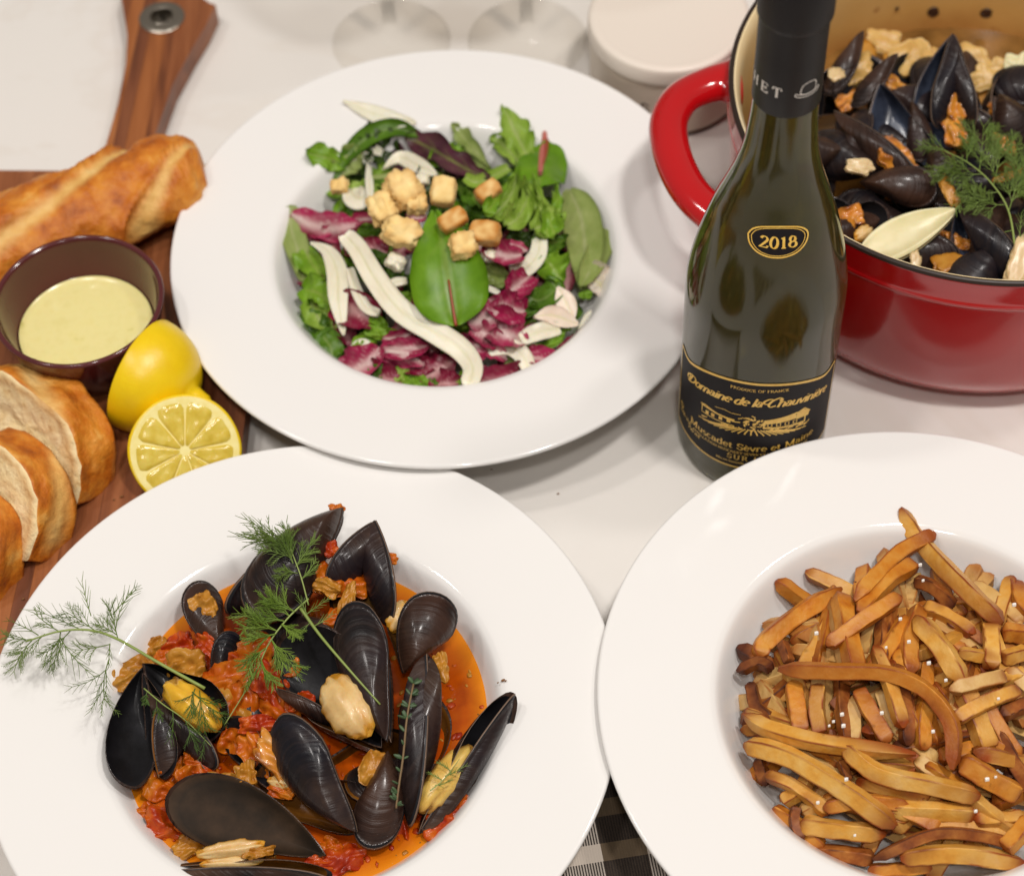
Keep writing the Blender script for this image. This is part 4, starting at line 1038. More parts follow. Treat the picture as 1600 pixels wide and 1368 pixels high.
for i in range(26):
    a = random.uniform(0, 2 * pi); r = 8 * sqrt(random.random()) * .9
    p = Vector((PM[0] + r * cos(a), PM[1] + r * sin(a), BZ + .1))
    if p.x > PM[0] + 2.5 and p.y > PM[1] - 2: continue
    d = p - CAM; s = F_PX / d.dot(_fw); px, py = 800 + s * d.dot(_rt), 684 - s * d.dot(_up)
    m_ = random.choice((T, T, O, N_)); nm = {id(T): 'tomato_piece', id(O): 'pepper_piece', id(N_): 'onion_piece'}[id(m_)]
    chunk(nm, px, py, BZ + .12, random.uniform(22, 46), random.uniform(18, 34), random.uniform(0, 180), m_, 'softened %s bit floating low in the orange broth' % nm.split('_')[0], nm.split('_')[0] + ' piece', GB, 70 + i, thick=.25)

# fine pulp and herb flecks suspended in the broth
random.seed(77)
def specks(n, mat, label, rmax, szs, zz):
    vs, fs = [], []
    for _ in range(n):
        a = random.uniform(0, 2 * pi); r = 8.25 * random.random() ** .5
        r_ = random.uniform(*szs); c = Vector((PM[0] + r * cos(a), PM[1] + r * sin(a), zz + random.uniform(-.02, .05))); t = random.uniform(0, pi); sd = random.random() * 50
        v, f = ball(c, (Vector((cos(t), sin(t), 0)) * r_, Vector((-sin(t), cos(t), 0)) * r_ * random.uniform(.35, .9), Vector((0, 0, r_ * .35))), 9, 6, lambda d: 1 + .5 * noise.noise(Vector(d) * 1.6 + Vector((sd, 0, 0))))
        b = len(vs); vs += v; fs += [tuple(q + b for q in ff) for ff in f]
    tag(mk('vegetable_pulp', (vs, fs), mat), label, 'pulp', kind='stuff')
specks(240, m_tom, 'fine red tomato pulp floating in the orange broth', 8, (.06, .22), BZ)
specks(150, m_onion, 'fine tan onion shreds floating in the orange broth', 8, (.05, .2), BZ)
specks(110, food('herb_fleck', [(.3, (50, 56, 16)), (.7, (84, 84, 30))], scale=100, rough=.4), 'dark herb flecks floating in the orange broth', 8, (.025, .06), BZ + .02)

# ---- the pot: broth level, mussels, shallots, herbs
G2 = 'mussels in the red pot'
PZ = 5.0
pb = mk('broth', lathe([(0.01, PZ - 1.6), (8, PZ - 1.6), (12.3, PZ - 1.6)], PO, 100), food('pot_broth', [(.3, (96, 66, 28)), (.7, (150, 108, 54))], scale=60, rough=.12, coat=.5))
tag(pb, 'dark cloudy broth low in the red pot', 'broth')
def pm(px, label): return mussel(px, PZ, label, G2)
q = pm((1320, 95), 'dark pointed mussel at the pot wall, nearest the bottle capsule')
valve(q, (1350, 48), 8.8, (1292, 150), 7.0, 42, 'out', 30, .4, seed=60); valve(q, (1346, 62), 8.4, (1308, 160), 7.0, 40, 'in', -30, .4, seed=61)
meat(q, (1310, 165), 7.4, (1340, 145), 7.6, 26, m_meat_o, .6, 20, .75)
q = pm((1390, 210), 'open mussel with a blue grey inside and orange meat, right of the bottle neck')
valve(q, (1374, 128), 9.0, (1440, 300), 6.9, 106, 'in', 4, .32, m_blue, seed=62, label='half shell with its bluish inside up')
valve(q, (1303, 172), 8.2, (1442, 298), 7.4, 52, 'out', 40, .4, seed=63)
valve(q, (1404, 84), 9.0, (1330, 168), 7.4, 40, 'out', 40, .4, seed=64)
meat(q, (1376, 226), 8.4, (1426, 262), 8.0, 46, m_meat_o, .7, 21, .75)
meat(q, (1392, 290), 8.0, (1432, 290), 7.9, 24, m_meat, .6, 28)
q = pm((1490, 150), 'tall mussel standing beak up with orange meat, in the middle of the pot')
valve(q, (1489, 52), 10.2, (1486, 236), 6.9, 108, 'in', 0, .34, m_blue, seed=65)
valve(q, (1486, 54), 10.3, (1462, 200), 7.8, 54, 'out', -48, .4, seed=66); valve(q, (1492, 54), 10.3, (1520, 200), 7.8, 54, 'out', 48, .4, seed=67, flip=-1)
meat(q, (1492, 132), 8.8, (1492, 186), 8.2, 42, m_meat_o, .6, 22, .75); meat(q, (1484, 176), 8.2, (1498, 228), 7.6, 34, m_meat_o, .6, 23, .75)
q = pm((1575, 190), 'brown mussel with a strip of orange meat at the right edge of the pot')
valve(q, (1562, 146), 9.0, (1590, 250), 7.0, 84, 'out', -10, .42, seed=68); valve(q, (1550, 150), 8.8, (1570, 236), 7.0, 50, 'out', -60, .4, seed=69)
meat(q, (1560, 205), 8.4, (1582, 238), 7.8, 20, m_meat_o, .6, 24, .75)
q = pm((1433, 200), 'narrow black mussel between the blue one and the tall one')
valve(q, (1424, 156), 8.4, (1440, 258), 7.0, 44, 'out', 0, .45, seed=70)
q = pm((1530, 380), 'black mussel at the near rim below the fennel frond')
valve(q, (1496, 322), 8.6, (1562, 448), 7.6, 84, 'in', -10, .34, m_blue, seed=71); valve(q, (1500, 320), 8.7, (1590, 440), 7.8, 62, 'out', 30, .42, seed=72)
q = pm((1340, 350), 'mussel with yellow meat at the near rim beside the bottle')
valve(q, (1300, 330), 8.0, (1390, 350), 7.4, 70, 'in', 0, .34, seed=73); meat(q, (1312, 346), 8.0, (1346, 332), 8.0, 40, m_meat_o, .6, 25, .75); meat(q, (1336, 374), 8.0, (1362, 356), 7.9, 24, m_meat, .6, 26)
q = pm((1450, 260), 'dark mussel lying under the fennel frond in the pot')
valve(q, (1452, 226), 8.0, (1490, 330), 7.2, 74, 'out', -10, .4, seed=74)
random.seed(8)
k = 0
for i in range(150):
    x, y = PO[0] + random.uniform(-11, 11), PO[1] + random.uniform(-11, 11)
    rr_ = (Vector((x, y)) - Vector(PO)).length
    if rr_ > 10.6 or x > 33 or k >= 62: continue
    d = Vector((x, y, 6.6)) - CAM; s = F_PX / d.dot(_fw); px, py = 800 + s * d.dot(_rt), 684 - s * d.dot(_up)
    if py < 112: continue
    k += 1
    q = pm((px, py), 'black mussel mostly hidden under others in the red pot')
    t = random.uniform(0, 2 * pi); l = 64
    z = (7.0 if k > 25 else 5.9) + random.uniform(-.4, .5)
    valve(q, (px - l * cos(t), py - l * .8 * sin(t)), z, (px + l * cos(t), py + l * .8 * sin(t)), z + random.uniform(-.6, .5), random.uniform(66, 84), random.choice(('out', 'out', 'in')), random.uniform(-45, 45), .40, seed=80 + i)
    if k % 5 == 0: meat(q, (px - 16, py - 8), z + .35, (px + 16, py + 10), z + .35, 24, m_meat_o, .45, i, .2)
m_pale = food('translucent_onion', [(.3, (190, 146, 76)), (.7, (212, 176, 108))], scale=70, rough=.4, bmp=(150, .3, .03), sss=.2)
m_shal = food('shallot', [(.3, (198, 166, 116)), (.7, (216, 192, 148))], scale=70, rough=.3, bmp=(150, .3, .03), sss=.2)
m_fen = food('fennel_flesh', [(.3, (206, 196, 146)), (.6, (222, 212, 168)), (.85, (230, 222, 186))], scale=60, detail=5, rough=.35, bmp=(120, .3, .03), sss=.2)
# the long pale fennel slice over the near rim
fp = spline([at(1346, 400, 8.2), at(1390, 376, 8.8), at(1440, 350, 9.3), at(1492, 326, 9.6)], 24)
fw_ = [.12 + .86 * sin(pi * min(1, (i / 23) ** .9 * .93 + .07)) ** .8 for i in range(24)]
vs, fs, fv = [], [], []
for i, (p, (t, s_, u)) in enumerate(zip(fp, frames(fp, ((CAM - fp[12]).normalized() * .8 + Vector((.2, .1, .5))).normalized()))):
    for j in range(9):
        c = j / 8 * 2 - 1
        vs.append(p + s_ * (c * fw_[i]) + u * (-.22 * c * c + .03 * nz(p + s_ * c, 2, 4))); fv.append(.5 * abs(c) ** 3)
n0 = len(vs); fs = [(i * 9 + j, (i + 1) * 9 + j, (i + 1) * 9 + j + 1, i * 9 + j + 1) for i in range(23) for j in range(8)]
vs2 = [v - Vector((0, 0, .22)) for v in vs]; rim = [i * 9 for i in range(24)] + [23 * 9 + j for j in range(1, 9)] + [i * 9 + 8 for i in range(22, -1, -1)] + [j for j in range(7, 0, -1)]
fs = fs + [tuple(a + n0 for a in q_)[::-1] for q_ in fs] + [(rim[k], rim[(k + 1) % len(rim)], rim[(k + 1) % len(rim)] + n0, rim[k] + n0) for k in range(len(rim))]
tag(mk('fennel_slice', (vs + vs2, fs), m_fen, f=fv + fv), 'long pale leaf shaped fennel slice at the near rim of the red pot', 'fennel slice', GV)
random.seed(19)
for i, (x, y) in enumerate(((1345, 92), (1400, 108), (1450, 98), (1520, 96), (1575, 112), (1380, 62), (1440, 128), (1325, 140), (1545, 150), (1600, 140))):
    chunk('onion_piece', x, y, 5.9, random.uniform(50, 72), random.uniform(36, 50), random.uniform(0, 180), random.choice((m_pale, m_pale, m_onion)), 'soft translucent onion piece at the back of the pot, %s' % ('behind the pointed mussel', 'left of the tall mussel', 'touching the tall mussel', 'right of the tall mussel', 'near the right edge', 'furthest back on the left', 'low beside the tall mussel', 'next to the bottle neck', 'before the brown mussel', 'beyond the brown mussel')[i], 'onion piece', GV, 300 + i, thick=.14, boxy=.3)
for (x, y, z, w, h, r, m_, l) in ((1307, 116, 9.2, 26, 24, 35, m_shal, 'white shallot square near the bottle capsule'), (1345, 258, 8.9, 40, 26, -10, m_shal, 'pale shallot square on the brown shell'),
                                  (1330, 108, 7.6, 60, 40, 20, m_pale, 'yellow onion wedge behind the pointed mussels'), (1425, 84, 7.2, 60, 48, 30, m_pale, 'translucent onion by the pot wall'), (1592, 105, 7.4, 40, 44, 0, m_fen, 'pale green fennel piece at the right edge of the pot'),
                                  (1545, 120, 7.0, 44, 36, 0, m_pale, 'onion piece behind the brown mussel'), (1484, 300, 8.9, 22, 56, 20, m_onion, 'olive leaf shaped onion strip by the frond'), (1430, 405, 8.3, 16, 30, 0, m_shal, 'small shallot bit under the fennel slice'),
                                  (1592, 408, 9.3, 34, 92, -20, m_shal, 'peach coloured shallot slice at the right edge of the pot'), (1482, 412, 8.0, 46, 36, 20, m_onion, 'chopped herby onion at the near rim'), (1575, 275, 8.6, 44, 14, 20, m_onion, 'yellow onion sliver in the frond')):
    chunk('onion_piece', x, y, z, w, h, r, m_, l, 'onion piece', GV, x * .37, thick=.16, boxy=.45)

# ------------------------------------------------------------------ french fries
m_fry = food('fried_potato', [(.25, (190, 124, 40)), (.45, (212, 154, 64)), (.62, (226, 180, 96)), (.8, (236, 202, 132))], [(.25, (84, 28, 8)), (.5, (128, 54, 14)), (.8, (168, 84, 26))], scale=(110), detail=5, rough=.45, spec=.35, bmp=(300, .9, .06), fnoise=.9, fscale=110)
m_fryg = food('golden_potato', [(.25, (172, 92, 18)), (.45, (200, 128, 38)), (.65, (216, 156, 66)), (.8, (226, 178, 98))], [(.25, (92, 36, 12)), (.5, (140, 66, 20)), (.8, (172, 98, 36))], scale=(110), detail=5, rough=.45, spec=.35, bmp=(300, .9, .06), fnoise=.9, fscale=110)
m_frys = food('potato_skin', [(.2, (108, 50, 18)), (.45, (148, 80, 30)), (.7, (184, 118, 52))], [(.25, (50, 22, 12)), (.6, (84, 38, 18))], scale=(160), detail=6, rough=.5, spec=.3, bmp=(220, .7, .06), fnoise=.8, fscale=90)
m_fryp = food('pale_potato', [(.2, (194, 150, 80)), (.5, (208, 170, 104)), (.8, (218, 188, 130))], [(.25, (130, 70, 26)), (.6, (168, 104, 44))], scale=(110), detail=5, rough=.45, spec=.35, bmp=(300, .9, .06), fnoise=.5, fscale=80)
FB, FH, FR = .75, 2.9, 9.0
_h = (-.93, -.70, .70, .93)
SQ = [(1, q) for q in _h] + [(-q, 1) for q in _h] + [(-1, -q) for q in _h] + [(q, -1) for q in _h]
def fry(pts, w, off, mat, label, seed, ends=(1, 1), brown=0.0, tw=0.0, bend=0.0, group='french fries in the heap', cam=True, zs=None):
    n = 20
    P = [dome(x, y, PF, FB, FH, FR, off + (zs[i] if zs else 0)) for i, (x, y) in enumerate(pts)]
    path = spline(P, n); s = w / pxcm(path[n // 2]) / 2 * .76
    vs, fs, fv = [], [], []
    rg_ = random.Random(seed * 7 + 1); tipb = (rg_.random(), rg_.random())
    m = 16
    tw0 = tw + rg_.choice((-1, 1)) * rg_.uniform(.15, .72)
    asp = .86 + .2 * noise.noise(Vector((seed, 3.1, 0)))
    V0 = (CAM - path[n // 2]).normalized()
    for i, (p, (t, sd, u)) in enumerate(zip(path, frames(path, V0))):
        q = i / (n - 1); de = min(q, 1 - q)
        e0 = min(1, .52 + q * 7) if ends[0] else min(1, .36 + q * 4)
        e1 = min(1, .52 + (1 - q) * 7) if ends[1] else min(1, .36 + (1 - q) * 4)
        r = s * min(e0, e1) * (1 + .10 * noise.noise(Vector((q * 4, seed, 0))))
        if i in (0, n - 1): r *= .55
        ta = tw0 + .5 * (q - .5) * noise.noise(Vector((seed, 9, 0)))
        for k in range(m):
            sx, sy = SQ[k]; a = atan2(sy, sx)
            x, y = sx * r, sy * r * asp
            x, y = x * cos(ta) - y * sin(ta), x * sin(ta) + y * cos(ta)
            cor = min(abs(sx), abs(sy)) > .8
            v = p + sd * x + u * y
            v += (sd * x + u * y) * (.09 * nz(v, 1.5, seed) + .05 * nz(v, 4, seed))
            if i in (0, n - 1): v += t * (.12 * noise.noise(Vector((a, seed, 5))))
            vs.append(v)
            edge = 1.0 if cor else 0.0
            fv.append(max(0, min(1, brown + (.7 + .7 * tipb[q > .5]) * exp(-de / (.05 + .06 * tipb[q > .5])) + edge * 1.35 * (.32 + 1.3 * noise.noise(Vector((q * 5, k * .2, seed)))) + .9 * max(0, noise.noise(Vector((q * 3.2, a * .6, seed * 2.2))) - .05))))
    for i in range(n - 1):
        for k in range(m):
            k2 = (k + 1) % m; fs.append((i * m + k, i * m + k2, (i + 1) * m + k2, (i + 1) * m + k))
    fs.append(tuple(range(m))[::-1]); fs.append(tuple(range((n - 1) * m, n * m)))
    o = mk('french_fry', (vs, fs), mat, f=fv, auto=38)
    return tag(o, label, 'french fry', group)
def Z(*p): return [(1100 + a / 2.25, 760 + b / 2.25) for a, b in p]
Y_, G_, S_k, P_ = m_fry, m_fryg, m_frys, m_fryp
FR_L = [   # zoom points, width, lift, material, label, brownness
 (Z((690, 75), (760, 190), (900, 340), (1050, 480)), 76, 2.5, Y_, 'long fry with a brown tip, reaching highest onto the plate rim', .0),
 (Z((815, 165), (700, 225), (590, 330), (530, 400)), 68, 2.7, G_, 'fry with a browned square tip crossing the highest fry', .15),
 (Z((745, 270), (650, 330), (545, 440)), 70, 2.3, G_, 'fry with a dark charred tip below the crossing fry', .05),
 (Z((485, 355), (330, 450), (215, 545), (195, 600)), 78, 1.6, G_, 'golden bent fry at the upper left of the heap', .0),
 (Z((478, 375), (505, 520), (535, 650)), 84, 2.2, G_, 'thick upright golden fry with a flat brown top, upper left', .0),
 (Z((395, 490), (418, 660), (400, 880)), 86, .9, P_, 'pale wide fry standing behind the curved brown fry', .1),
 (Z((655, 390), (640, 500), (630, 630)), 76, 1.3, S_k, 'skin side brown fry standing in the upper middle of the heap', .0),
 (Z((745, 310), (715, 430)), 62, .9, P_, 'short pale fry under the charred tip', .1),
 (Z((760, 420), (720, 540), (725, 660)), 76, 1.5, G_, 'orange brown fry left of the bright steep fry', .25),
 (Z((742, 455), (830, 560), (920, 700)), 84, 2.3, Y_, 'bright steep fry with a dark upper tip in the middle', .0),
 (Z((905, 690), (960, 820), (1000, 930)), 88, 1.8, Y_, 'thick fry continuing below the bright steep fry', .15),
 (Z((262, 640), (450, 648), (640, 655), (780, 715), (872, 840), (872, 995)), 66, 2.8, G_, 'long curved brown fry arching across the middle of the heap', .38),
 (Z((115, 650), (190, 620), (240, 640)), 50, 1.9, S_k, 'dark shrivelled tip at the left edge of the heap', .5),
 (Z((165, 690), (185, 770), (245, 825)), 54, 1.3, S_k, 'dark skin strip going down along the left edge', .4),
 (Z((195, 690), (240, 750), (300, 830)), 66, .8, P_, 'pale fry behind the dark skin strip at the left', .1),
 (Z((310, 680), (325, 770), (340, 870)), 78, 1.5, G_, 'golden upright fry under the curved brown fry, leftmost', .0),
 (Z((540, 710), (590, 800), (650, 900)), 72, 1.6, G_, 'brown edged fry hanging from the curved fry, middle', .35),
 (Z((625, 710), (650, 800), (695, 900)), 60, 1.1, P_, 'pale narrow fry right of the brown edged one', .1),
 (Z((535, 730), (528, 900)), 66, 1.0, P_, 'pale fry straight below the curved fry', .05),
 (Z((705, 730), (725, 890)), 68, 1.3, S_k, 'reddish brown skin fry below the curved fry', .1),
 (Z((755, 760), (820, 910)), 76, 1.3, G_, 'brown golden fry under the arch of the curved fry', .25),
 (Z((138, 800), (250, 860), (440, 905), (745, 940)), 72, 2.2, Y_, 'long thin fry bowed downward, from the left edge to the middle', .05),
 (Z((140, 905), (300, 950), (500, 1070), (672, 1195)), 84, 2.4, Y_, 'long smooth fry lying diagonally at the lower left', .0),
 (Z((490, 910), (610, 1005), (800, 1050), (970, 1090)), 76, 2.3, Y_, 'pointed fry lying across the lower middle', .05),
 (Z((635, 1135), (800, 1140), (955, 1150)), 74, 1.7, Y_, 'short level fry below the pointed fry', .0),
 (Z((335, 1185), (480, 1205), (640, 1222)), 76, 1.6, Y_, 'level fry with a brown left end at the lower left', .1),
 (Z((325, 1120), (318, 1180), (345, 1240)), 44, 1.7, S_k, 'brown curled end at the lower left rim', .4),
 (Z((375, 1280), (480, 1290), (600, 1305)), 66, 1.0, S_k, 'rough brown skin chunk at the bottom left', .0),
 (Z((595, 1310), (800, 1222), (960, 1225), (1110, 1262)), 52, 2.0, S_k, 'dark brown curved fry near the bottom', .2),
 (Z((690, 1305), (900, 1290), (1135, 1325)), 78, 2.1, Y_, 'long golden fry second from the bottom edge', .1),
 (Z((770, 1200), (920, 1200), (1090, 1232)), 66, 1.5, Y_, 'fry lying behind the dark brown curved one', .05),
 (Z((575, 1350), (800, 1335)), 56, 1.2, G_, 'fry cut off by the bottom edge of the picture', .2),
 (Z((900, 960), (1010, 1030), (1110, 1085)), 92, 2.2, G_, 'fat fry with a square brown end at the right', .2),
 (Z((890, 580), (1030, 605)), 54, 1.9, Y_, 'short fry end poking right of the bright steep fry', .15),
 (Z((1005, 485), (1012, 560), (1010, 640)), 74, 2.1, Y_, 'short upright fry by the right edge', .0),
 (Z((1045, 605), (1140, 580)), 62, 2.0, Y_, 'pale fry leaving the picture at the right, upper one', .1),
 (Z((860, 715), (960, 690), (1060, 668)), 66, 2.4, P_, 'pale fry with a brown end crossing the bright steep fry', .15),
 (Z((1040, 690), (1140, 650)), 62, 2.0, Y_, 'fry leaving the picture at the right, below the short upright fry', .05),
 (Z((1050, 510), (1140, 520)), 72, 2.0, G_, 'golden fry end at the right edge under the longest fry', .2),
 (Z((940, 335), (1030, 400), (1120, 480)), 58, 1.4, P_, 'pale fry behind the longest fry', .05),
 (Z((1090, 335), (1110, 400), (1150, 450)), 76, 2.0, G_, 'rounded brown end at the upper right edge', .25),
 (Z((975, 740), (1045, 860), (1110, 965)), 70, 1.9, G_, 'browned fry at the right below the crossing pale one', .35),
 (Z((1040, 805), (1140, 760)), 62, 2.1, S_k, 'brown skin fry at the right edge', .1),
 (Z((372, 1010), (340, 1065), (275, 1112)), 62, 1.1, Y_, 'short bent fry under the long diagonal fry', .0),
 (Z((345, 1150), (480, 1085)), 56, 1.2, P_, 'pale fry end between the diagonal fry and the level fry', .1),
 (Z((190, 950), (220, 1050)), 54, .9, S_k, 'dark end under the left tip of the long diagonal fry', .4),
 (Z((740, 330), (800, 350), (880, 420)), 56, 1.7, S_k, 'crumpled brown skin piece in the upper right', .1),
 (Z((770, 420), (850, 450), (950, 520)), 60, 1.6, Y_, 'stubby fry below the crumpled skin piece', .2),
 (Z((850, 470), (920, 500), (1000, 560)), 50, 1.4, S_k, 'brown skin piece beside the short upright fry', .1),
 (Z((950, 1175), (1140, 1165)), 66, 1.7, Y_, 'level fry at the lower right edge', .1),
 (Z((1055, 1275), (1100, 1230), (1150, 1170)), 74, 2.4, G_, 'steep golden fry at the lower right edge', .05),
 (Z((525, 345), (568, 330)), 26, .9, S_k, 'tiny charred black bit on the white well', .9),
 (Z((450, 780), (500, 740)), 56, 1.0, S_k, 'brown bit behind the pale straight fry', .1),
 (Z((480, 960), (510, 1040)), 40, 1.5, S_k, 'small brown end beside the pointed fry', .3),
 (Z((740, 960), (830, 1020)), 70, 1.3, P_, 'pale fry end under the tip of the bowed fry', .1),
 (Z((275, 545), (300, 620)), 46, 2.0, S_k, 'torn brown tip at the left start of the curved fry', .3),
 (Z((590, 480), (560, 600)), 60, 1.0, P_, 'pale fry half hidden behind the thick upright one', .1),
]
for i, (pts, w, off, mt, lab, br) in enumerate(FR_L):
    fry(pts, w / 2.25, off * .8 - .1, mt, lab, i + 1, ends=((i * 7) % 3 != 0, (i * 5) % 4 != 1), brown=br)
random.seed(12)
for i in range(120):
    a = random.uniform(0, 2 * pi); r = 6.6 * sqrt(random.random())
    x, y = PF[0] + r * cos(a), PF[1] + r * sin(a)
    d = Vector((x, y, 2.0)) - CAM; s = F_PX / d.dot(_fw); px, py = 800 + s * d.dot(_rt), 684 - s * d.dot(_up)
    if px < 1190 + max(0, 1010 - py) * .55 or (px > 1660): continue
    t = random.uniform(0, 2 * pi); l = random.uniform(62, 112)
    out = px > 1590
    fry([(px - l * cos(t), py - l * .8 * sin(t)), (px, py + random.uniform(-8, 8)), (px + l * cos(t), py + l * .8 * sin(t))], random.uniform(27, 34), (random.uniform(0, 1.6) if out else random.uniform(-.45, .75)),
        random.choice((Y_, G_, S_k, P_, G_, Y_, P_)), 'fry mostly buried under the other fries', 100 + i, brown=random.choice((0, .1, .2, .45)))
random.seed(90)
for i in range(34):
    zx, zy = random.uniform(330, 1100), random.uniform(480, 1200)
    t = radians(random.gauss(95, 24)) if zy < 900 else radians(random.gauss(15, 25)); l = random.uniform(90, 190)
    fry(Z((zx - l * cos(t), zy - l * sin(t)), (zx + random.uniform(-14, 14), zy), (zx + l * cos(t), zy + l * sin(t))), random.uniform(26, 32), random.uniform(.55, 1.25), random.choice((Y_, G_, P_, Y_, G_, S_k)), 'fry mostly buried under the other fries', 300 + i, brown=random.choice((0, 0, .15, .4)))
LONG = [(Z((430, 560), (560, 470), (690, 385)), 68, 2.6, G_, 'long straight fry leaning across the upper middle of the heap', .1), (Z((600, 560), (655, 700), (700, 850)), 62, 2.3, Y_, 'straight fry standing right of the middle under the arched one', .1),
        (Z((880, 820), (985, 760), (1110, 715)), 66, 2.6, Y_, 'straight fry pointing to the right edge from the arched fry', .05), (Z((420, 1130), (560, 1105), (720, 1120)), 60, 1.9, G_, 'slim golden fry beneath the long diagonal fry', .2),
        (Z((215, 1010), (330, 1060), (440, 1150)), 58, 1.5, Y_, 'slim fry parallel to and below the long diagonal fry', .1), (Z((240, 1130), (330, 1190), (420, 1270)), 60, 1.2, G_, 'browned fry along the lower left rim of the well', .25)]
for i, (pts, w, off, mt, lab, br) in enumerate(LONG): fry(pts, w / 2.25, off * .8 - .1, mt, lab, 500 + i, brown=br)
# coarse salt on the fries
random.seed(5)
m_salt = plain('coarse_salt', (232, 226, 218), .25)
vs, fs = [], []
for (zx, zy) in ((690, 465), (625, 795), (485, 800), (490, 840), (500, 1028), (995, 1028), (1025, 1020), (955, 1140), (395, 515), (760, 275), (790, 620), (530, 1225), (850, 680), (455, 825), (400, 1110), (805, 860), (440, 840), (1035, 745), (770, 330), (1090, 415), (720, 545), (640, 565)):
    px, py = Z((zx, zy))[0]
    p = dome(px, py, PF, FB, FH, FR, 2.7); r = random.uniform(.05, .09)
    v, f = ball(p, (Vector((r, 0, .02)), Vector((0, r, .01)), Vector((0, .01, r))), 6, 4, lambda d: 1 / max(abs(c) for c in d) ** .8)
    b = len(vs); vs += v; fs += [tuple(q + b for q in ff) for ff in f]
tag(mk('salt_flakes', (vs, fs), m_salt, smooth=False), 'coarse salt flakes scattered over the french fries', 'salt', kind='stuff')

# ------------------------------------------------------------------ salad
SB, SH, SR = .9, 3.0, 9.2
def leafmat(name, A, B, trans=.35, rough=.38, scale=90, fn=.25, bp=.35):
    return food(name, A, B, scale=scale, detail=4, rough=rough, spec=.45, bmp=(150, bp, .04), fnoise=fn, fscale=120, trans=trans)
mg_dark = leafmat('dark_green_leaf', [(.3, (66, 104, 18)), (.7, (104, 146, 38))], [(.3, (112, 140, 50)), (.7, (140, 164, 76))])
mg_mid = leafmat('green_leaf', [(.3, (112, 158, 26)), (.7, (148, 188, 58))], [(.3, (140, 168, 60)), (.7, (170, 190, 92))])
mg_lite = leafmat('light_green_leaf', [(.3, (146, 184, 54)), (.7, (182, 208, 96))], [(.3, (186, 202, 120)), (.7, (206, 214, 150))], .45)
mg_pale = leafmat('pale_green_leaf', [(.3, (150, 170, 86)), (.7, (178, 192, 116))], [(.3, (176, 184, 122)), (.7, (196, 200, 148))], .4)
mg_deep = leafmat('deep_green_leaf', [(.3, (42, 62, 18)), (.7, (70, 92, 34))], [(.3, (70, 94, 34)), (.7, (90, 116, 48))])
m_purp = leafmat('purple_leaf', [(.3, (78, 36, 50)), (.7, (112, 62, 76))], [(.3, (112, 118, 56)), (.7, (150, 158, 86))])
m_radi = leafmat('radicchio', [(.3, (146, 18, 62)), (.6, (180, 38, 88)), (.8, (204, 84, 124))], [(.3, (222, 186, 184)), (.7, (232, 212, 204))], .3, .36, 40, .05, .12)
m_radd = leafmat('dark_radicchio', [(.3, (104, 10, 38)), (.6, (140, 20, 58)), (.8, (170, 50, 88))], [(.3, (196, 130, 134)), (.7, (218, 176, 172))], .25, .36, 40, .05, .12)
m_spin = leafmat('spinach_leaf', [(.3, (96, 144, 18)), (.7, (126, 172, 38))], [(.3, (130, 160, 60)), (.7, (150, 176, 80))], .35, .34)
m_rstem = plain('red_leaf_rib', (150, 62, 36), .4)
m_fenw = food('white_fennel', [(.2, (212, 204, 178)), (.5, (226, 219, 198)), (.8, (236, 231, 214))], [(.3, (198, 192, 152)), (.7, (214, 208, 172))], scale=40, detail=5, rough=.36, bmp=(110, .35, .03), sss=.25, fnoise=.3)
m_fenp = food('pinkish_fennel', [(.2, (214, 190, 170)), (.5, (228, 210, 192)), (.8, (236, 224, 208))], [(.3, (206, 196, 150)), (.7, (214, 206, 166))], scale=60, detail=5, rough=.38, bmp=(110, .35, .03), sss=.25)
m_crou = food('crouton', [(.2, (220, 176, 100)), (.5, (236, 206, 140)), (.8, (242, 222, 168))], [(.3, (176, 106, 34)), (.7, (202, 138, 58))], scale=100, detail=5, rough=.7, spec=.2, bmp=(170, .8, .09), fnoise=.5, fscale=60)
def ZS(*p): return [(400 + a / 2.7586, 150 + b / 2.7586) for a, b in p]
def sal(px, py, off): return dome(px, py, PS, SB, SH, SR, off)
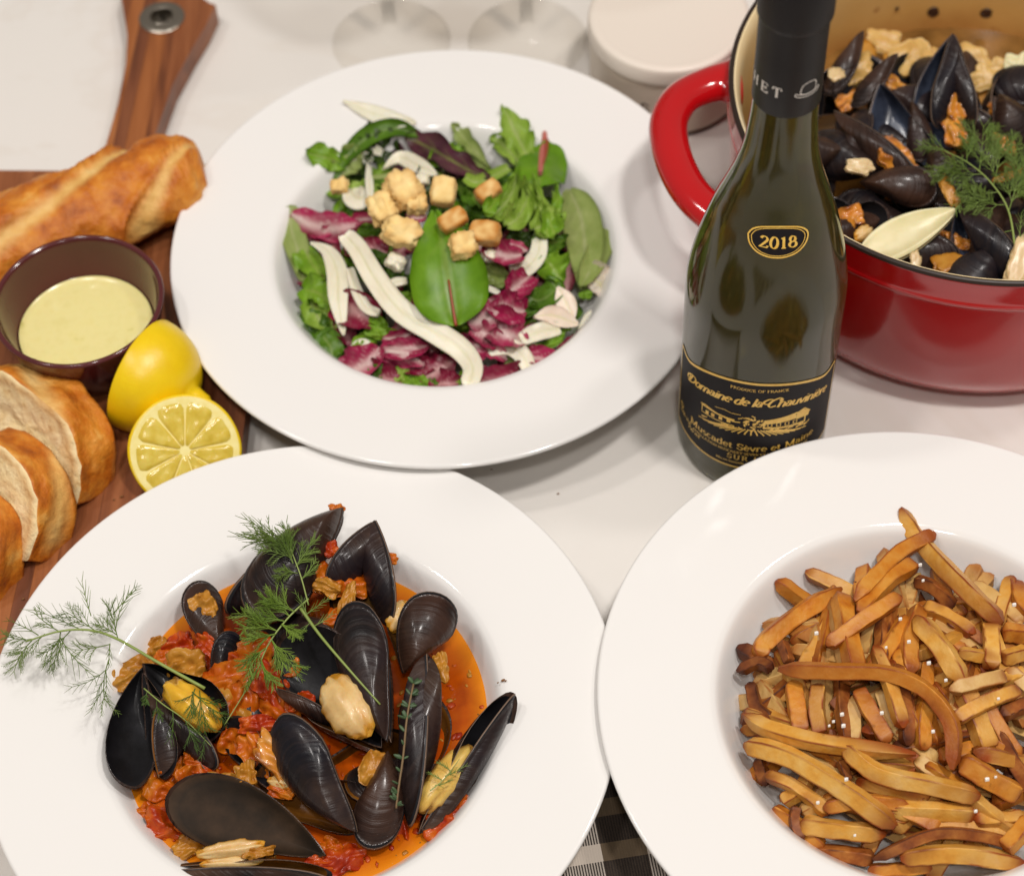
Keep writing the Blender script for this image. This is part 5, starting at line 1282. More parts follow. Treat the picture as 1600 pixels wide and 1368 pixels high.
def leaf(name, pts, w, off, mat, label, cat, seed, prof='oval', ruffle=.1, curl=.3, lobes=0, thick=.03, lift=0.0, group='salad leaves', zs=None, nv=13, nu=26, rib=None, white=0.0):
    """a leaf blade along a centre line of zoom points; w = full width in zoom points"""
    P = [sal(x, y, off + (zs[i] if zs else 0)) for i, (x, y) in enumerate(ZS(*pts))]
    path = spline(P, nu); hw = w / 2.7586 / pxcm(path[nu // 2]) / 2
    V0 = (CAM - path[nu // 2]).normalized(); up = (V0 * .75 + Vector((0.5 * noise.noise(Vector((seed, 2, 2))), .4 * noise.noise(Vector((seed, 8, 2))), .5))).normalized()
    fr = frames(path, up)
    vs, fv = [], []
    for i, (p, (t, s, u)) in enumerate(zip(path, fr)):
        q = i / (nu - 1)
        if prof == 'oval': wq = max(.04, sin(pi * min(1, q ** .85 * .97 + .02))) ** .62
        elif prof == 'spoon': wq = .16 + .84 * max(0, (q - .18) / .82) ** .6 * max(0, 1 - max(0, (q - .8) / .2) ** 2.2) ** .5 if q > .18 else .16
        elif prof == 'blade': wq = max(.05, sin(pi * (q ** 1.25 * .96 + .02))) ** .8
        else: wq = (.72 + .28 * sin(pi * q)) * (1 if 0.03 < q < .97 else .75)          # strip
        if lobes: wq *= .62 + .38 * abs(sin(pi * lobes * q + seed)) ** .8
        for j in range(nv):
            c = j / (nv - 1) * 2 - 1
            x = c * hw * wq
            z = curl * hw * (abs(c) ** 2) * wq - .08 * hw * exp(-(c / .12) ** 2)
            z += ruffle * hw * abs(c) ** 1.5 * noise.noise(Vector((q * 5.5, c * 1.2, seed * 2.3))) * 2.4
            z += ruffle * .5 * hw * noise.noise(Vector((q * 3, c * 2.5, seed)))
            jag = ruffle * .25 * hw * noise.noise(Vector((q * 13, c * 2, seed + 9))) if abs(c) > .6 else 0
            vs.append(p + s * (x + jag * (1 if c > 0 else -1)) + u * z)
            vein = exp(-(c / .07) ** 2) + .55 * exp(-((((abs(c) * 1.3 - q * 5.0) % .8) - .4) / .07) ** 2) * (1 - abs(c))
            if white: fv.append(min(1, exp(-((c - .25 * sin(seed)) / (.16 + .5 * white)) ** 2) * 1.1 * (1 - .35 * q) + .55 * max(0, 1 - abs((((abs(c) * 1.6 - q * 3.4) % 1.0) - .5) / .10)) * (1 - .6 * abs(c))))
            else: fv.append(min(1, .8 * vein))
    fs = [(i * nv + j, (i + 1) * nv + j, (i + 1) * nv + j + 1, i * nv + j + 1) for i in range(nu - 1) for j in range(nv - 1)]
    n0 = len(vs); vs2 = [v - fr[k // nv][2] * thick for k, v in enumerate(vs)]
    fs2 = [tuple(a + n0 for a in q)[::-1] for q in fs]
    rim = [i * nv for i in range(nu)] + [(nu - 1) * nv + j for j in range(1, nv)] + [i * nv + nv - 1 for i in range(nu - 2, -1, -1)] + [j for j in range(nv - 2, 0, -1)]
    side = [(rim[k], rim[(k + 1) % len(rim)], rim[(k + 1) % len(rim)] + n0, rim[k] + n0) for k in range(len(rim))]
    o = mk(name, (vs + vs2, fs + fs2 + side), mat, f=fv + fv)
    tag(o, label, cat, group)
    if rib:
        r0, r1 = rib; pp = [path[i] + fr[i][2] * .03 for i in range(int(r0 * (nu - 1)), int(r1 * (nu - 1)) + 1)]
        mk('leaf_rib', tube(pp, [.055 + .05 * (1 - k / len(pp)) for k in range(len(pp))] if rib[0] < .05 else [.05 + .05 * k / len(pp) for k in range(len(pp))], 6), m_rstem, o)
    return o
def crumple(name, zx, zy, w, h, rot, off, mat, label, cat, seed, white=0.0, n=22, amp=.38, group='radicchio pieces in the salad', lob=0):
    """a torn, folded bit of leaf"""
    px, py = ZS((zx, zy))[0]
    P = sal(px, py, off); s = 1 / 2.7586 / pxcm(P)
    V = (CAM - P).normalized(); N = (V * .7 + Vector((.7 * noise.noise(Vector((seed, .3, 1))), .7 * noise.noise(Vector((seed, 4.3, 1))), .5))).normalized()
    X = _rt * cos(radians(rot)) + _up * sin(radians(rot)); X = (X - N * X.dot(N)).normalized(); Y = N.cross(X)
    hw, hh = w * s / 2, h * s / 2; sc = (hw + hh) / 2
    vs, fv = [], []
    for i in range(n):
        for j in range(n):
            a, b = i / (n - 1) * 2 - 1, j / (n - 1) * 2 - 1
            # square to rounded shape
            u = a * sqrt(1 - b * b * .42); v = b * sqrt(1 - a * a * .42)
            R_e = 1 + .22 * noise.noise(Vector((u * 1.7, v * 1.7, seed * 3)))
            f1 = noise.noise(Vector((u * 1.3 + seed, v * 2.2, seed))); f2 = abs(noise.noise(Vector((u * 2.4, v * 2.4 + seed, 5)))); f3 = noise.noise(Vector((u * 5, v * 5, seed)))
            z = amp * sc * (1.7 * f1 + 1.7 * f2 + .12 * f3) - .25 * sc * (u * u + v * v)
            vs.append(P + X * (u * hw * R_e) + Y * (v * hh * R_e) + N * z)
            rib = exp(-((v + .15 * u + white - .75) / .22) ** 2) if white else 0
            vein = exp(-(((v * 3.1 + .6 * u + f1 * 1.2) % 1 - .5) / .09) ** 2) * .8
            fv.append(min(1, rib * 1.2 + (vein * .35 if white else vein * .2) + (1 if white and v > .95 - white else 0)))
    fs = [(i * n + j, (i + 1) * n + j, (i + 1) * n + j + 1, i * n + j + 1) for i in range(n - 1) for j in range(n - 1)]
    n0 = len(vs); th = .035
    rim = [i * n for i in range(n)] + [(n - 1) * n + j for j in range(1, n)] + [i * n + n - 1 for i in range(n - 2, -1, -1)] + [j for j in range(n - 2, 0, -1)]
    side = [(rim[k], rim[(k + 1) % len(rim)], rim[(k + 1) % len(rim)] + n0, rim[k] + n0) for k in range(len(rim))]
    o = mk(name, (vs + [v - N * th for v in vs], fs + [tuple(a + n0 for a in q)[::-1] for q in fs] + side), mat, f=fv + fv)
    return tag(o, label, cat, group)
def shaving(pts, w, off, label, seed, mat=None, prof='strip', th=.16, curl=.12, zs=None):
    return leaf('fennel_shaving', pts, w, off, mat or m_fenw, label, 'fennel shaving', seed, prof, .07, curl, thick=th, group='fennel shavings in the salad', zs=zs, nu=30, nv=11)

# bed of leaves under the heap
random.seed(31); BUR = []
for i in range(84):
    a = random.uniform(0, 2 * pi); r = 7.4 * sqrt(random.random())
    p = Vector((PS[0] + r * cos(a), PS[1] + r * sin(a) * .97, 1.5)); d = p - CAM; s = F_PX / d.dot(_fw)
    zx, zy = (800 + s * d.dot(_rt) - 400) * 2.7586, (684 - s * d.dot(_up) - 150) * 2.7586
    red = zy > 560 and random.random() < .62
    mt = random.choice((m_radd, m_radd, m_radi)) if red else random.choice((mg_dark, mg_deep, mg_mid, mg_dark))
    if red:
        BUR.append((zx, zy, random.uniform(105, 165), random.uniform(60, 95), random.uniform(0, 180), random.uniform(-.5, .3), mt, 'torn red radicchio buried low in the salad', 200 + i, random.choice((.2, .9, 1.0)))); continue
    crumple('radicchio_piece' if red else 'salad_leaf', zx, zy, random.uniform(170, 260), random.uniform(130, 200), random.uniform(0, 180), random.uniform(-.9, -.2), mt,
            'torn red radicchio buried low in the salad' if red else 'torn green leaf buried low in the salad', 'radicchio' if red else 'salad leaf', 200 + i, .3 if red else 0, group='radicchio pieces in the salad' if red else 'salad leaves')
# green leaves, back to front
L_ = leaf
shaving([(375, 20), (470, 60), (580, 100), (690, 115)], 80, .5, 'thin translucent fennel sliver sticking out over the rim at the back', 1, prof='blade', th=.05, zs=(.9, .7, .3, 0))
L_('arugula_leaf', [(420, 330), (340, 280), (280, 260), (215, 245)], 130, .9, mg_mid, 'jagged bright green arugula leaf pointing out at the upper left', 'arugula', 2, 'blade', .25, .15, 2.5)
L_('salad_leaf', [(330, 380), (385, 270), (480, 180), (600, 140), (735, 180)], 90, 1.0, mg_dark, 'dark green leaf edge arching over the back of the salad', 'salad leaf', 3, 'blade', .12, .5)
L_('salad_leaf', [(310, 430), (370, 380), (440, 330), (470, 300)], 110, .7, mg_mid, 'green leaf behind the pale crouton at the left', 'salad leaf', 4, 'oval', .2, .2)
for i, (x, y, r) in enumerate(((500, 170, 100), (560, 170, 80), (470, 240, 120), (530, 260, 95), (590, 250, 70), (450, 300, 130))):
    L_('mizuna_leaf', [(x + 30 * cos(radians(r)) * -1, y + 55), (x, y), (x + 60 * cos(radians(r)), y - 62)], 70, .9, mg_deep, ('dark feathery leaf sprig at the back, %s' % ('topmost', 'beside the purple leaf', 'left of the others', 'in the middle of its clump', 'nearest the purple leaf', 'lowest of its clump')[i]), 'salad leaf', 10 + i, 'blade', .4, .2, 4)
L_('purple_leaf', [(1010, 350), (920, 320), (800, 250), (700, 200), (640, 180)], 150, 1.5, m_purp, 'dark purple jagged lettuce leaf at the back of the salad', 'purple lettuce', 20, 'blade', .3, .2, 3.5)
L_('salad_leaf', [(1010, 310), (940, 230), (880, 160), (845, 115)], 80, 1.3, mg_pale, 'olive green curled leaf behind the purple one', 'salad leaf', 21, 'blade', .35, .3, 3)
L_('salad_leaf', [(900, 350), (960, 370), (1090, 310)], 60, 1.4, mg_lite, 'pale green rib lying beside the browned crouton at the back', 'salad leaf', 22, 'strip', .05, .4)
L_('frisee_leaf', [(1210, 330), (1160, 240), (1110, 140), (1070, 50)], 150, 1.4, mg_lite, 'light green serrated lettuce tip pointing up at the back right', 'frisee', 23, 'blade', .5, .2, 5, zs=(0, .4, .8, 1.2))
L_('frisee_leaf', [(1180, 330), (1110, 260), (1050, 200), (1005, 180)], 90, 1.4, mg_lite, 'light green frilly lettuce tip left of the upright one', 'frisee', 24, 'blade', .5, .2, 4)
L_('spinach_leaf', [(1220, 390), (1225, 330), (1250, 250), (1255, 190)], 220, 1.9, m_spin, 'rounded green leaf with a red stem at the upper right', 'chard leaf', 25, 'oval', .12, -.25, rib=(.3, 1.0), zs=(0, .3, .5, .6))
L_('leaf_stem', [(1225, 330), (1232, 250), (1243, 190), (1244, 150)], 26, 2.4, plain('pink_stem', (176, 96, 84), .45), 'short pink red stem sticking up from the rounded leaf', 'leaf stem', 26, 'strip', .02, -.5, thick=.12)
for i, (pts, w) in enumerate((([(1130, 300), (1110, 400), (1060, 480), (1000, 520)], 150), ([(1170, 320), (1170, 430), (1130, 520), (1080, 560)], 140), ([(1190, 360), (1230, 450), (1250, 540), (1200, 575)], 150),
                              ([(1160, 380), (1220, 480), (1290, 530), (1330, 545)], 120), ([(1290, 380), (1300, 460), (1270, 540), (1290, 600)], 130), ([(1110, 330), (1050, 420), (1020, 470), (985, 500)], 80))):
    L_('frisee_leaf', pts, w, 1.7 + .1 * i, mg_lite if i < 4 else mg_mid, ('frilly light green lettuce on the right, ' + ('widest one beside the browned croutons', 'middle fold above the red radicchio', 'fold hanging down toward the right', 'outermost frilled edge', 'darker fold beside the pale leaf', 'thin edge nearest the croutons')[i]), 'frisee', 30 + i, 'spoon', .55, .35, 3)
L_('salad_leaf', [(1350, 400), (1400, 520), (1420, 680), (1410, 830)], 170, 1.2, mg_pale, 'long pale grey green leaf standing at the right edge', 'salad leaf', 40, 'oval', .1, .2)
L_('salad_leaf', [(1480, 570), (1490, 640), (1440, 750), (1400, 820)], 110, 1.4, mg_pale, 'second pale green leaf folded at the far right', 'salad leaf', 41, 'oval', .1, .3)
L_('salad_leaf', [(1240, 690), (1280, 740), (1320, 800)], 170, 1.2, mg_mid, 'curly green lettuce leaf on the right below the frilly lettuce', 'salad leaf', 42, 'oval', .55, .2, 2)
L_('salad_leaf', [(1200, 690), (1250, 640), (1340, 620)], 120, 1.1, mg_dark, 'dark curly lettuce edge at the right', 'salad leaf', 43, 'oval', .5, .2, 2)
L_('salad_leaf', [(1150, 850), (1220, 880), (1290, 830), (1250, 780)], 100, 1.0, mg_dark, 'dark green leaf curling in a hook at the lower right', 'salad leaf', 44, 'oval', .15, .5)
L_('salad_leaf', [(160, 470), (150, 560), (190, 700), (200, 800)], 110, .9, mg_pale, 'smooth grey green leaf standing at the left edge', 'salad leaf', 45, 'oval', .06, .2, zs=(.4, .2, 0, 0))
for i, (pts, w, mt) in enumerate((([(210, 650), (240, 720), (300, 790)], 140, mg_mid), ([(200, 830), (270, 850), (320, 900)], 150, mg_mid), ([(230, 880), (270, 960), (300, 1000)], 150, mg_lite), ([(190, 940), (260, 990), (330, 1000)], 130, mg_dark), ([(270, 1010), (320, 1080), (330, 1140)], 120, mg_dark), ([(330, 880), (340, 950), (335, 1010)], 60, mg_lite))):
    L_('salad_leaf', pts, w, .8, mt, 'green lettuce down the left side, ' + ('bright leaf beside the pale fennel blade', 'wide leaf below the bright one', 'light crinkled leaf', 'dark leaf at the rim', 'round dark leaf lowest on that side', 'thin light fold under the fennel blade')[i], 'salad leaf', 50 + i, 'oval', .3, .25, 1.2 if i in (1, 2) else 0)
for i, (x, y, w, h, r, mt, lb) in enumerate(((545, 1020, 70, 150, 80, mg_mid, 'small upright green leaf below the long fennel shaving'), (470, 1060, 110, 80, 10, mg_mid, 'rounded green leaf bit at the lower left'), (700, 1215, 150, 110, -20, mg_mid, 'curled bright green leaf at the bottom rim'), (640, 1200, 80, 90, 60, mg_lite, 'light green curl at the bottom left rim'),
        (890, 970, 70, 70, 0, mg_mid, 'small round green leaf at the tip of the big spinach leaf'), (630, 870, 60, 130, 80, mg_mid, 'narrow green leaf left of the big spinach leaf'), (1150, 1060, 60, 130, 70, mg_pale, 'olive leaf between the red radicchio and the white strip'), (1150, 920, 140, 70, 15, mg_dark, 'dark green bits left of the pink fennel fan'),
        (1260, 1060, 170, 50, 25, mg_mid, 'green blade at the lower right rim'), (920, 1260, 120, 40, 5, mg_mid, 'green leaf edge at the bottom rim'), (480, 590, 110, 60, 20, mg_dark, 'dark leaf below the left crouton'), (510, 690, 60, 140, 80, mg_dark, 'dark green leaf left of the lowest crouton'), (1030, 770, 130, 100, -30, mg_pale, 'grey green leaf rib by the pink radicchio'), (600, 760, 80, 60, 0, mg_dark, 'dark leaf under the white bit'), (1140, 620, 90, 130, 60, mg_deep, 'deep green leaf in the gap under the frilly lettuce'), (1420, 855, 60, 40, 0, mg_mid, 'tiny green tip at the right edge'))):
    crumple('salad_leaf', x, y, w, h, r, .9, mt, lb, 'salad leaf', 60 + i, 0, amp=.3, group='salad leaves')
L_('spinach_leaf', [(770, 495), (800, 620), (828, 780), (850, 920), (862, 990)], 335, 2.1, m_spin, 'big smooth green spinach leaf with a red rib, in the middle', 'spinach leaf', 70, 'blade', .08, .34, rib=(.52, 1.0), zs=(.3, .4, .3, .1, 0))
random.seed(64)
for i in range(22):
    x, y = random.uniform(360, 1060), random.uniform(240, 440)
    if i % 5 == 4: shaving([(x - 60, y + 10), (x, y - 10), (x + 60, y + 14)], random.uniform(40, 70), .9, 'pale fennel sliver low among the back leaves', 300 + i, prof='blade', th=.08); continue
    t = random.uniform(20, 160); l = random.uniform(55, 90)
    L_('salad_leaf', [(x - l * cos(radians(t)), y + l * sin(radians(t))), (x, y), (x + l * cos(radians(t)), y - l * sin(radians(t)))], random.uniform(90, 140), random.uniform(.2, .8), random.choice((mg_mid, mg_dark, mg_lite, mg_pale, mg_deep, m_purp)), 'torn leaf low at the back of the salad', 'salad leaf', 300 + i, 'oval', .35, .3, random.choice((0, 2, 3)))
# radicchio
RD, RR = m_radd, m_radi
rad = [(300, 525, 250, 130, -8, 1.2, RR, 'magenta and white radicchio at the upper left', .5), (465, 548, 110, 50, 5, 1.0, RR, 'thin pink radicchio strip beside the left croutons', .4), (285, 580, 90, 50, 10, .9, RR, 'small white edged radicchio below the upper left one', .6),
       (510, 640, 100, 120, 60, .6, RD, 'dark red radicchio between the fennel shaving and the croutons', 0), (440, 950, 170, 150, -20, .7, RD, 'dark red radicchio with a white edge, left of the long shaving', .4), (440, 1130, 170, 140, 30, .9, RR, 'big pink radicchio fold at the lower left rim', .35), (410, 1190, 110, 120, -50, .8, RR, 'pale pink radicchio corner at the lower left rim', .9), (545, 1205, 150, 110, -15, .8, RD, 'deep red radicchio at the bottom left', .2),
       (640, 1085, 170, 90, 5, 1.1, RR, 'bright magenta radicchio above the white piece', .2), (620, 1140, 170, 80, -12, 1.1, RR, 'white radicchio rib with a magenta edge at the bottom', 1.0), (620, 1025, 130, 60, 15, .9, RR, 'magenta radicchio strip left of the long shaving', .2), (750, 950, 160, 130, -25, .9, RD, 'dusky pink radicchio under the spinach tip', .4), (780, 1170, 150, 140, 30, .8, RD, 'dark purple radicchio at the bottom middle', .2), (820, 1220, 110, 100, 0, .8, RD, 'crumpled dark radicchio beside the end of the long shaving', .2),
       (1065, 660, 90, 150, 75, 1.7, RR, 'magenta radicchio scrap below the browned crouton', .3), (1110, 655, 50, 110, 80, 1.6, RR, 'white edge of radicchio beside the magenta scrap', 1.0), (1140, 815, 110, 110, 40, 1.4, RR, 'pink radicchio by the hooked leaf', 0), (1080, 900, 120, 150, 70, 1.3, RR, 'ruffled magenta radicchio right of the white roll', .1), (985, 925, 130, 120, 20, 1.5, RR, 'white rolled radicchio heart right of the spinach tip', 1.0), (1060, 1020, 170, 150, -20, 1.1, RR, 'curly red and white radicchio at the lower right', .45), (985, 1030, 90, 130, 60, 1.1, RR, 'pale pink radicchio left of the curly one', .8),
       (930, 1080, 90, 180, -70, .9, RR, 'pink veined radicchio strip right of the long shaving', .5), (1030, 1040 + 80, 90, 60, -20, 1.0, RR, 'small white radicchio piece above the dark red one', .9), (1050, 1200, 240, 120, 12, .7, RD, 'wide dark red radicchio at the bottom right rim', .1), (960, 1180, 60, 110, 80, .8, RR, 'pink radicchio edge beside the end of the long shaving', .4), (1225, 1130, 110, 80, -10, .9, RR, 'magenta radicchio at the right bottom rim', 0), (1360, 1060, 130, 70, 35, .9, RD, 'red radicchio on the right rim', .2), (690, 510, 40, 80, 85, 1.6, RR, 'small red stem under the big crouton', .2), (1480, 800, 110, 130, 50, .8, m_fenp, 'pale pink white leaf at the far right rim', 0), (700, 1160, 120, 80, 0, .6, RD, 'dark radicchio beneath the magenta piece', .2)]
def shred(x, y, w, h, r, off, mt, lb, seed, wh):
    if h > w: w, h, r = h, w, r + 90
    c_, s_ = cos(radians(r)), -sin(radians(r)); l = w * .56; k = .22 * l * sin(seed * 2.4)
    leaf('radicchio_piece', [(x - l * c_, y - l * s_), (x - .35 * l * c_ - k * s_, y - .35 * l * s_ + k * c_), (x + .4 * l * c_ - k * s_, y + .4 * l * s_ + k * c_), (x + l * c_, y + l * s_)], h * 1.15, off, mt, lb, 'radicchio', seed, 'oval',
         .34, .55 if seed % 3 else -.5, 0, .035, group='radicchio pieces in the salad', zs=(0, .25, .3, 0), white=.05 + .55 * wh)
for i, (x, y, w, h, r, off, mt, lb, wh) in enumerate(rad):
    shred(x, y, w * 1.08, h * 1.0, r, off, mt, lb, 90 + i, wh)
for q_ in BUR: shred(*q_)
random.seed(70)
for i in range(15):
    x, y = random.uniform(430, 1330), random.uniform(960, 1240)
    if i in (3, 7, 11): shaving([(x - 60, y + 15), (x, y - 14), (x + 55, y + 8)], random.uniform(40, 64), 1.0, 'short white fennel sliver low at the front of the salad', 340 + i, prof='blade', th=.1); continue
    crumple('salad_leaf', x, y, random.uniform(70, 130), random.uniform(50, 90), random.uniform(0, 180), random.uniform(.7, 1.1), random.choice((mg_mid, mg_dark, mg_lite, mg_pale)), 'small green leaf scrap among the red radicchio at the front', 'salad leaf', 340 + i, 0, amp=.3, group='salad leaves')
# fennel
shaving([(380, 595), (440, 660), (510, 780), (620, 920), (760, 1010), (880, 1090), (935, 1170), (915, 1250)], 105, 1.9, 'long white fennel shaving running from the upper left to the bottom rim', 101, zs=(.1, .2, .3, .3, .3, .2, 0, -.2), curl=.2)
shaving([(235, 632), (310, 670), (350, 760), (355, 880), (378, 1030)], 95, 1.5, 'pointed pale fennel blade at the left', 102, prof='blade', th=.1, mat=m_fenw)
shaving([(405, 740), (430, 830), (475, 910), (530, 935)], 50, 1.4, 'thin curved fennel shaving beside the long one', 103)
shaving([(550, 845), (595, 805), (650, 795)], 42, 1.3, 'short curved fennel strip touching the spinach leaf', 104)
shaving([(1225, 590), (1215, 680), (1165, 740), (1100, 760)], 80, 1.4, 'translucent curved fennel slice at the right', 105, th=.08)
shaving([(1000, 1095), (1090, 1080), (1150, 1120), (1185, 1195)], 80, 1.3, 'white fennel shaving bent down at the bottom right', 106)
shaving([(550, 310), (620, 265), (700, 300), (780, 340)], 75, 1.5, 'cream fennel slice behind the croutons', 107, prof='blade')
shaving([(1140, 1050), (1220, 1015), (1310, 1000)], 80, 1.3, 'pale fennel slice right of the curly radicchio', 108)
shaving([(1200, 950), (1280, 945), (1390, 985)], 90, 1.4, 'pinkish fennel piece at the lower right, lower blade of its fan', 109, m_fenp, 'blade')
shaving([(1300, 820), (1330, 880), (1370, 960)], 90, 1.4, 'pinkish fennel piece at the lower right, upper blade of its fan', 110, m_fenp, 'blade')
shaving([(1390, 1000), (1440, 960), (1490, 920)], 60, 1.0, 'pale green fennel rib along the right rim', 111, m_fenw, 'blade')
shaving([(480, 285), (488, 370), (495, 470)], 36, 1.6, 'thin pale fennel spike left of the croutons', 112, prof='blade')
shaving([(400, 400), (440, 440), (500, 420)], 110, 1.1, 'pale fennel base left of the croutons', 113, m_fenw, 'oval')
shaving([(500, 350), (560, 345), (620, 330)], 24, 1.6, 'thin yellow green stalk behind the croutons', 114, mg_pale)
shaving([(980, 820), (1020, 835), (1050, 850)], 26, 1.2, 'tiny white strip right of the spinach leaf', 115)
def cube(zx, zy, w, h, rot, off, label, seed, br=0.0, thick=.8, lump=.24, mat=None, name='crouton', cat='crouton', group='croutons on the salad'):
    px, py = ZS((zx, zy))[0]; P = sal(px, py, off); s = 1 / 2.7586 / pxcm(P)
    V = (CAM - P).normalized(); N = (V * .6 + Vector((.5 * noise.noise(Vector((seed, .3, 1))), .5 * noise.noise(Vector((seed, 4.3, 1))), .7))).normalized()
    X = _rt * cos(radians(rot)) + _up * sin(radians(rot)); X = (X - N * X.dot(N)).normalized(); Y = N.cross(X)
    hw, hh = w * s / 2, h * s / 2; fv = []
    def fn(d):
        m_ = max(abs(d[0]), abs(d[1]), abs(d[2])); e = (1 / m_) ** .55 * .93
        edge = max(0, sorted([abs(c) for c in d])[1] / m_ - .55) * 1.4
        fv.append(max(0, min(1, br + edge * .5 + .5 * noise.noise(Vector(d) * 2 + Vector((seed, 0, 0))))))
        return e * (1 + lump * noise.noise(Vector(d) * 1.7 + Vector((seed, 0, 0))) + lump * 1.0 * noise.noise(Vector(d) * 5 + Vector((0, seed, 0))))
    vf = ball(P, (X * hw, Y * hh, N * (thick * (hw + hh) / 2)), 36, 26, fn)
    return tag(mk(name, vf, mat or m_crou, f=fv), label, cat, group)
cube(545, 490, 125, 150, 20, 2.4, 'pale rough crouton, leftmost in the pile', 1, -.05)
cube(640, 405, 150, 170, 30, 2.6, 'largest crouton, at the top left of the pile', 2, .05)
cube(690, 460, 100, 110, 10, 2.3, 'crouton tucked under the largest one', 3, .0)
cube(627, 590, 170, 130, -12, 2.9, 'pale crouton at the bottom left of the pile', 4, -.05)
cube(808, 412, 120, 145, -5, 2.5, 'square cream crouton right of the largest one', 5, -.1, lump=.07)
cube(848, 535, 145, 95, 32, 3.0, 'orange brown crouton lying on top of the spinach leaf', 6, .55, lump=.06)
cube(988, 592, 150, 115, -8, 2.7, 'browned crouton at the right end of the pile', 7, .5, lump=.07)
cube(893, 645, 125, 125, 10, 3.0, 'craggy yellow crouton at the front of the pile', 8, .1, lump=.2)
cube(1000, 412, 130, 90, 38, 2.3, 'browned crouton half hidden by the frilly lettuce', 9, .5, lump=.07)
cube(360, 388, 80, 70, 10, 1.6, 'small pale crouton at the upper left among the leaves', 10, .0)
for i, (x, y, w, h, r, lb) in enumerate(((603, 715, 75, 90, 60, 'white cheese like bit below the lowest left crouton'), (718, 362, 60, 55, 0, 'small white bit between two croutons'), (1005, 690, 60, 60, 20, 'white bit beside the magenta scrap'))):
    cube(x, y, w, h, r, 1.8, lb, 20 + i, 0, mat=m_fenw, name='fennel_bit', cat='fennel bit', group='white fennel bits')

# ------------------------------------------------------------------ fennel fronds, thyme, crumbs
m_frond = food('fennel_frond', [(.3, (92, 118, 40)), (.7, (132, 154, 74))], scale=60, rough=.5, trans=.2)
m_frondd = food('dark_frond', [(.3, (62, 90, 24)), (.7, (96, 126, 46))], scale=60, rough=.5, trans=.2)
m_frondl = food('bright_frond', [(.3, (112, 142, 44)), (.7, (150, 174, 80))], scale=60, rough=.5, trans=.25)
m_stalk = food('fennel_stalk', [(.3, (118, 136, 62)), (.7, (142, 158, 84))], scale=40, rough=.45)
m_thyme = food('thyme_leaf', [(.3, (40, 62, 34)), (.7, (72, 96, 58))], scale=80, rough=.5)
m_tstem = plain('thyme_stem', (116, 92, 60), .6)
def hair(p, d, L, r, rng, bend=.35, seg=4):
    pts = [p]; d = d.normalized(); cur = p.copy()
    side = Vector((rng.uniform(-1, 1), rng.uniform(-1, 1), rng.uniform(-1, 1)))
    for i in range(seg):
        d = (d + side * bend * .25).normalized(); cur = cur + d * (L / seg); pts.append(cur.copy())
    return tube(pts, [r * (1 - .6 * i / seg) for i in range(seg + 1)], 3, cap=False)
def tuft(p, d, L, r, rng, depth, spread, out, flat=None):
    """a feathery branchlet: an axis with fine hairs, forking once or twice"""
    d = d.normalized(); seg = 5; cur = p.copy(); pts = [p.copy()]
    side = Vector((rng.uniform(-1, 1), rng.uniform(-1, 1), rng.uniform(-1, 1))) * .12
    for i in range(seg):
        d = (d + side).normalized(); cur = cur + d * (L / seg); pts.append(cur.copy())
        if i >= 0:
            for sgn in (-1, 1):
                if rng.random() < .12: continue
                n = flat if flat is not None else Vector((0, 0, 1))
                s = d.cross(n).normalized() * sgn
                dd = (d * .75 + s * spread + n * rng.uniform(-.3, .35)).normalized()
                LL = L * (.62 - .08 * i) * rng.uniform(.7, 1.15)
                if depth > 0 and i < 4: tuft(cur, dd, LL, r * .8, rng, depth - 1, spread * .9, out, flat)
                else: out.append(hair(cur, dd, LL * .85, r * .65, rng, .3, 3))
    out.append(tube(pts, [r * (1 - .5 * i / seg) for i in range(seg + 1)], 3, cap=False))
def frond(stem_pts, branches, label, seed, r=.07, mat=m_frond, smat=m_stalk, hair_r=.022, cat='fennel frond', taper=.45, dense=0):
    """stem_pts: (px, py, z); branches: (px, py, z) root -> (px, py, z) tip, depth, spread"""
    rng = random.Random(seed)
    P = [at(*p) for p in stem_pts]
    path = spline(P, 24)
    low = min(p.z for p in path)
    root = empty('fennel_frond', (path[0].x, path[0].y, low), label, cat, 'fennel fronds')
    mk('stem', tube(path, [r * (1 - (1 - taper) * i / 23) for i in range(24)], 7), smat, root)
    out = []
    for (a, b, depth, spread) in branches:
        A, B = at(*a), at(*b); V = (CAM - A).normalized()
        tuft(A, B - A, (B - A).length, hair_r * 1.5, rng, depth, spread, out, V)
        if dense:
            D = B - A; D = D + V.cross(D) * rng.uniform(-.35, .35) + V * rng.uniform(0, .3) * D.length
            tuft(A, D, D.length * .85, hair_r * 1.4, rng, depth, spread * .7, out, V)
    mk('leaflets', join(*out), mat, root)
    return root
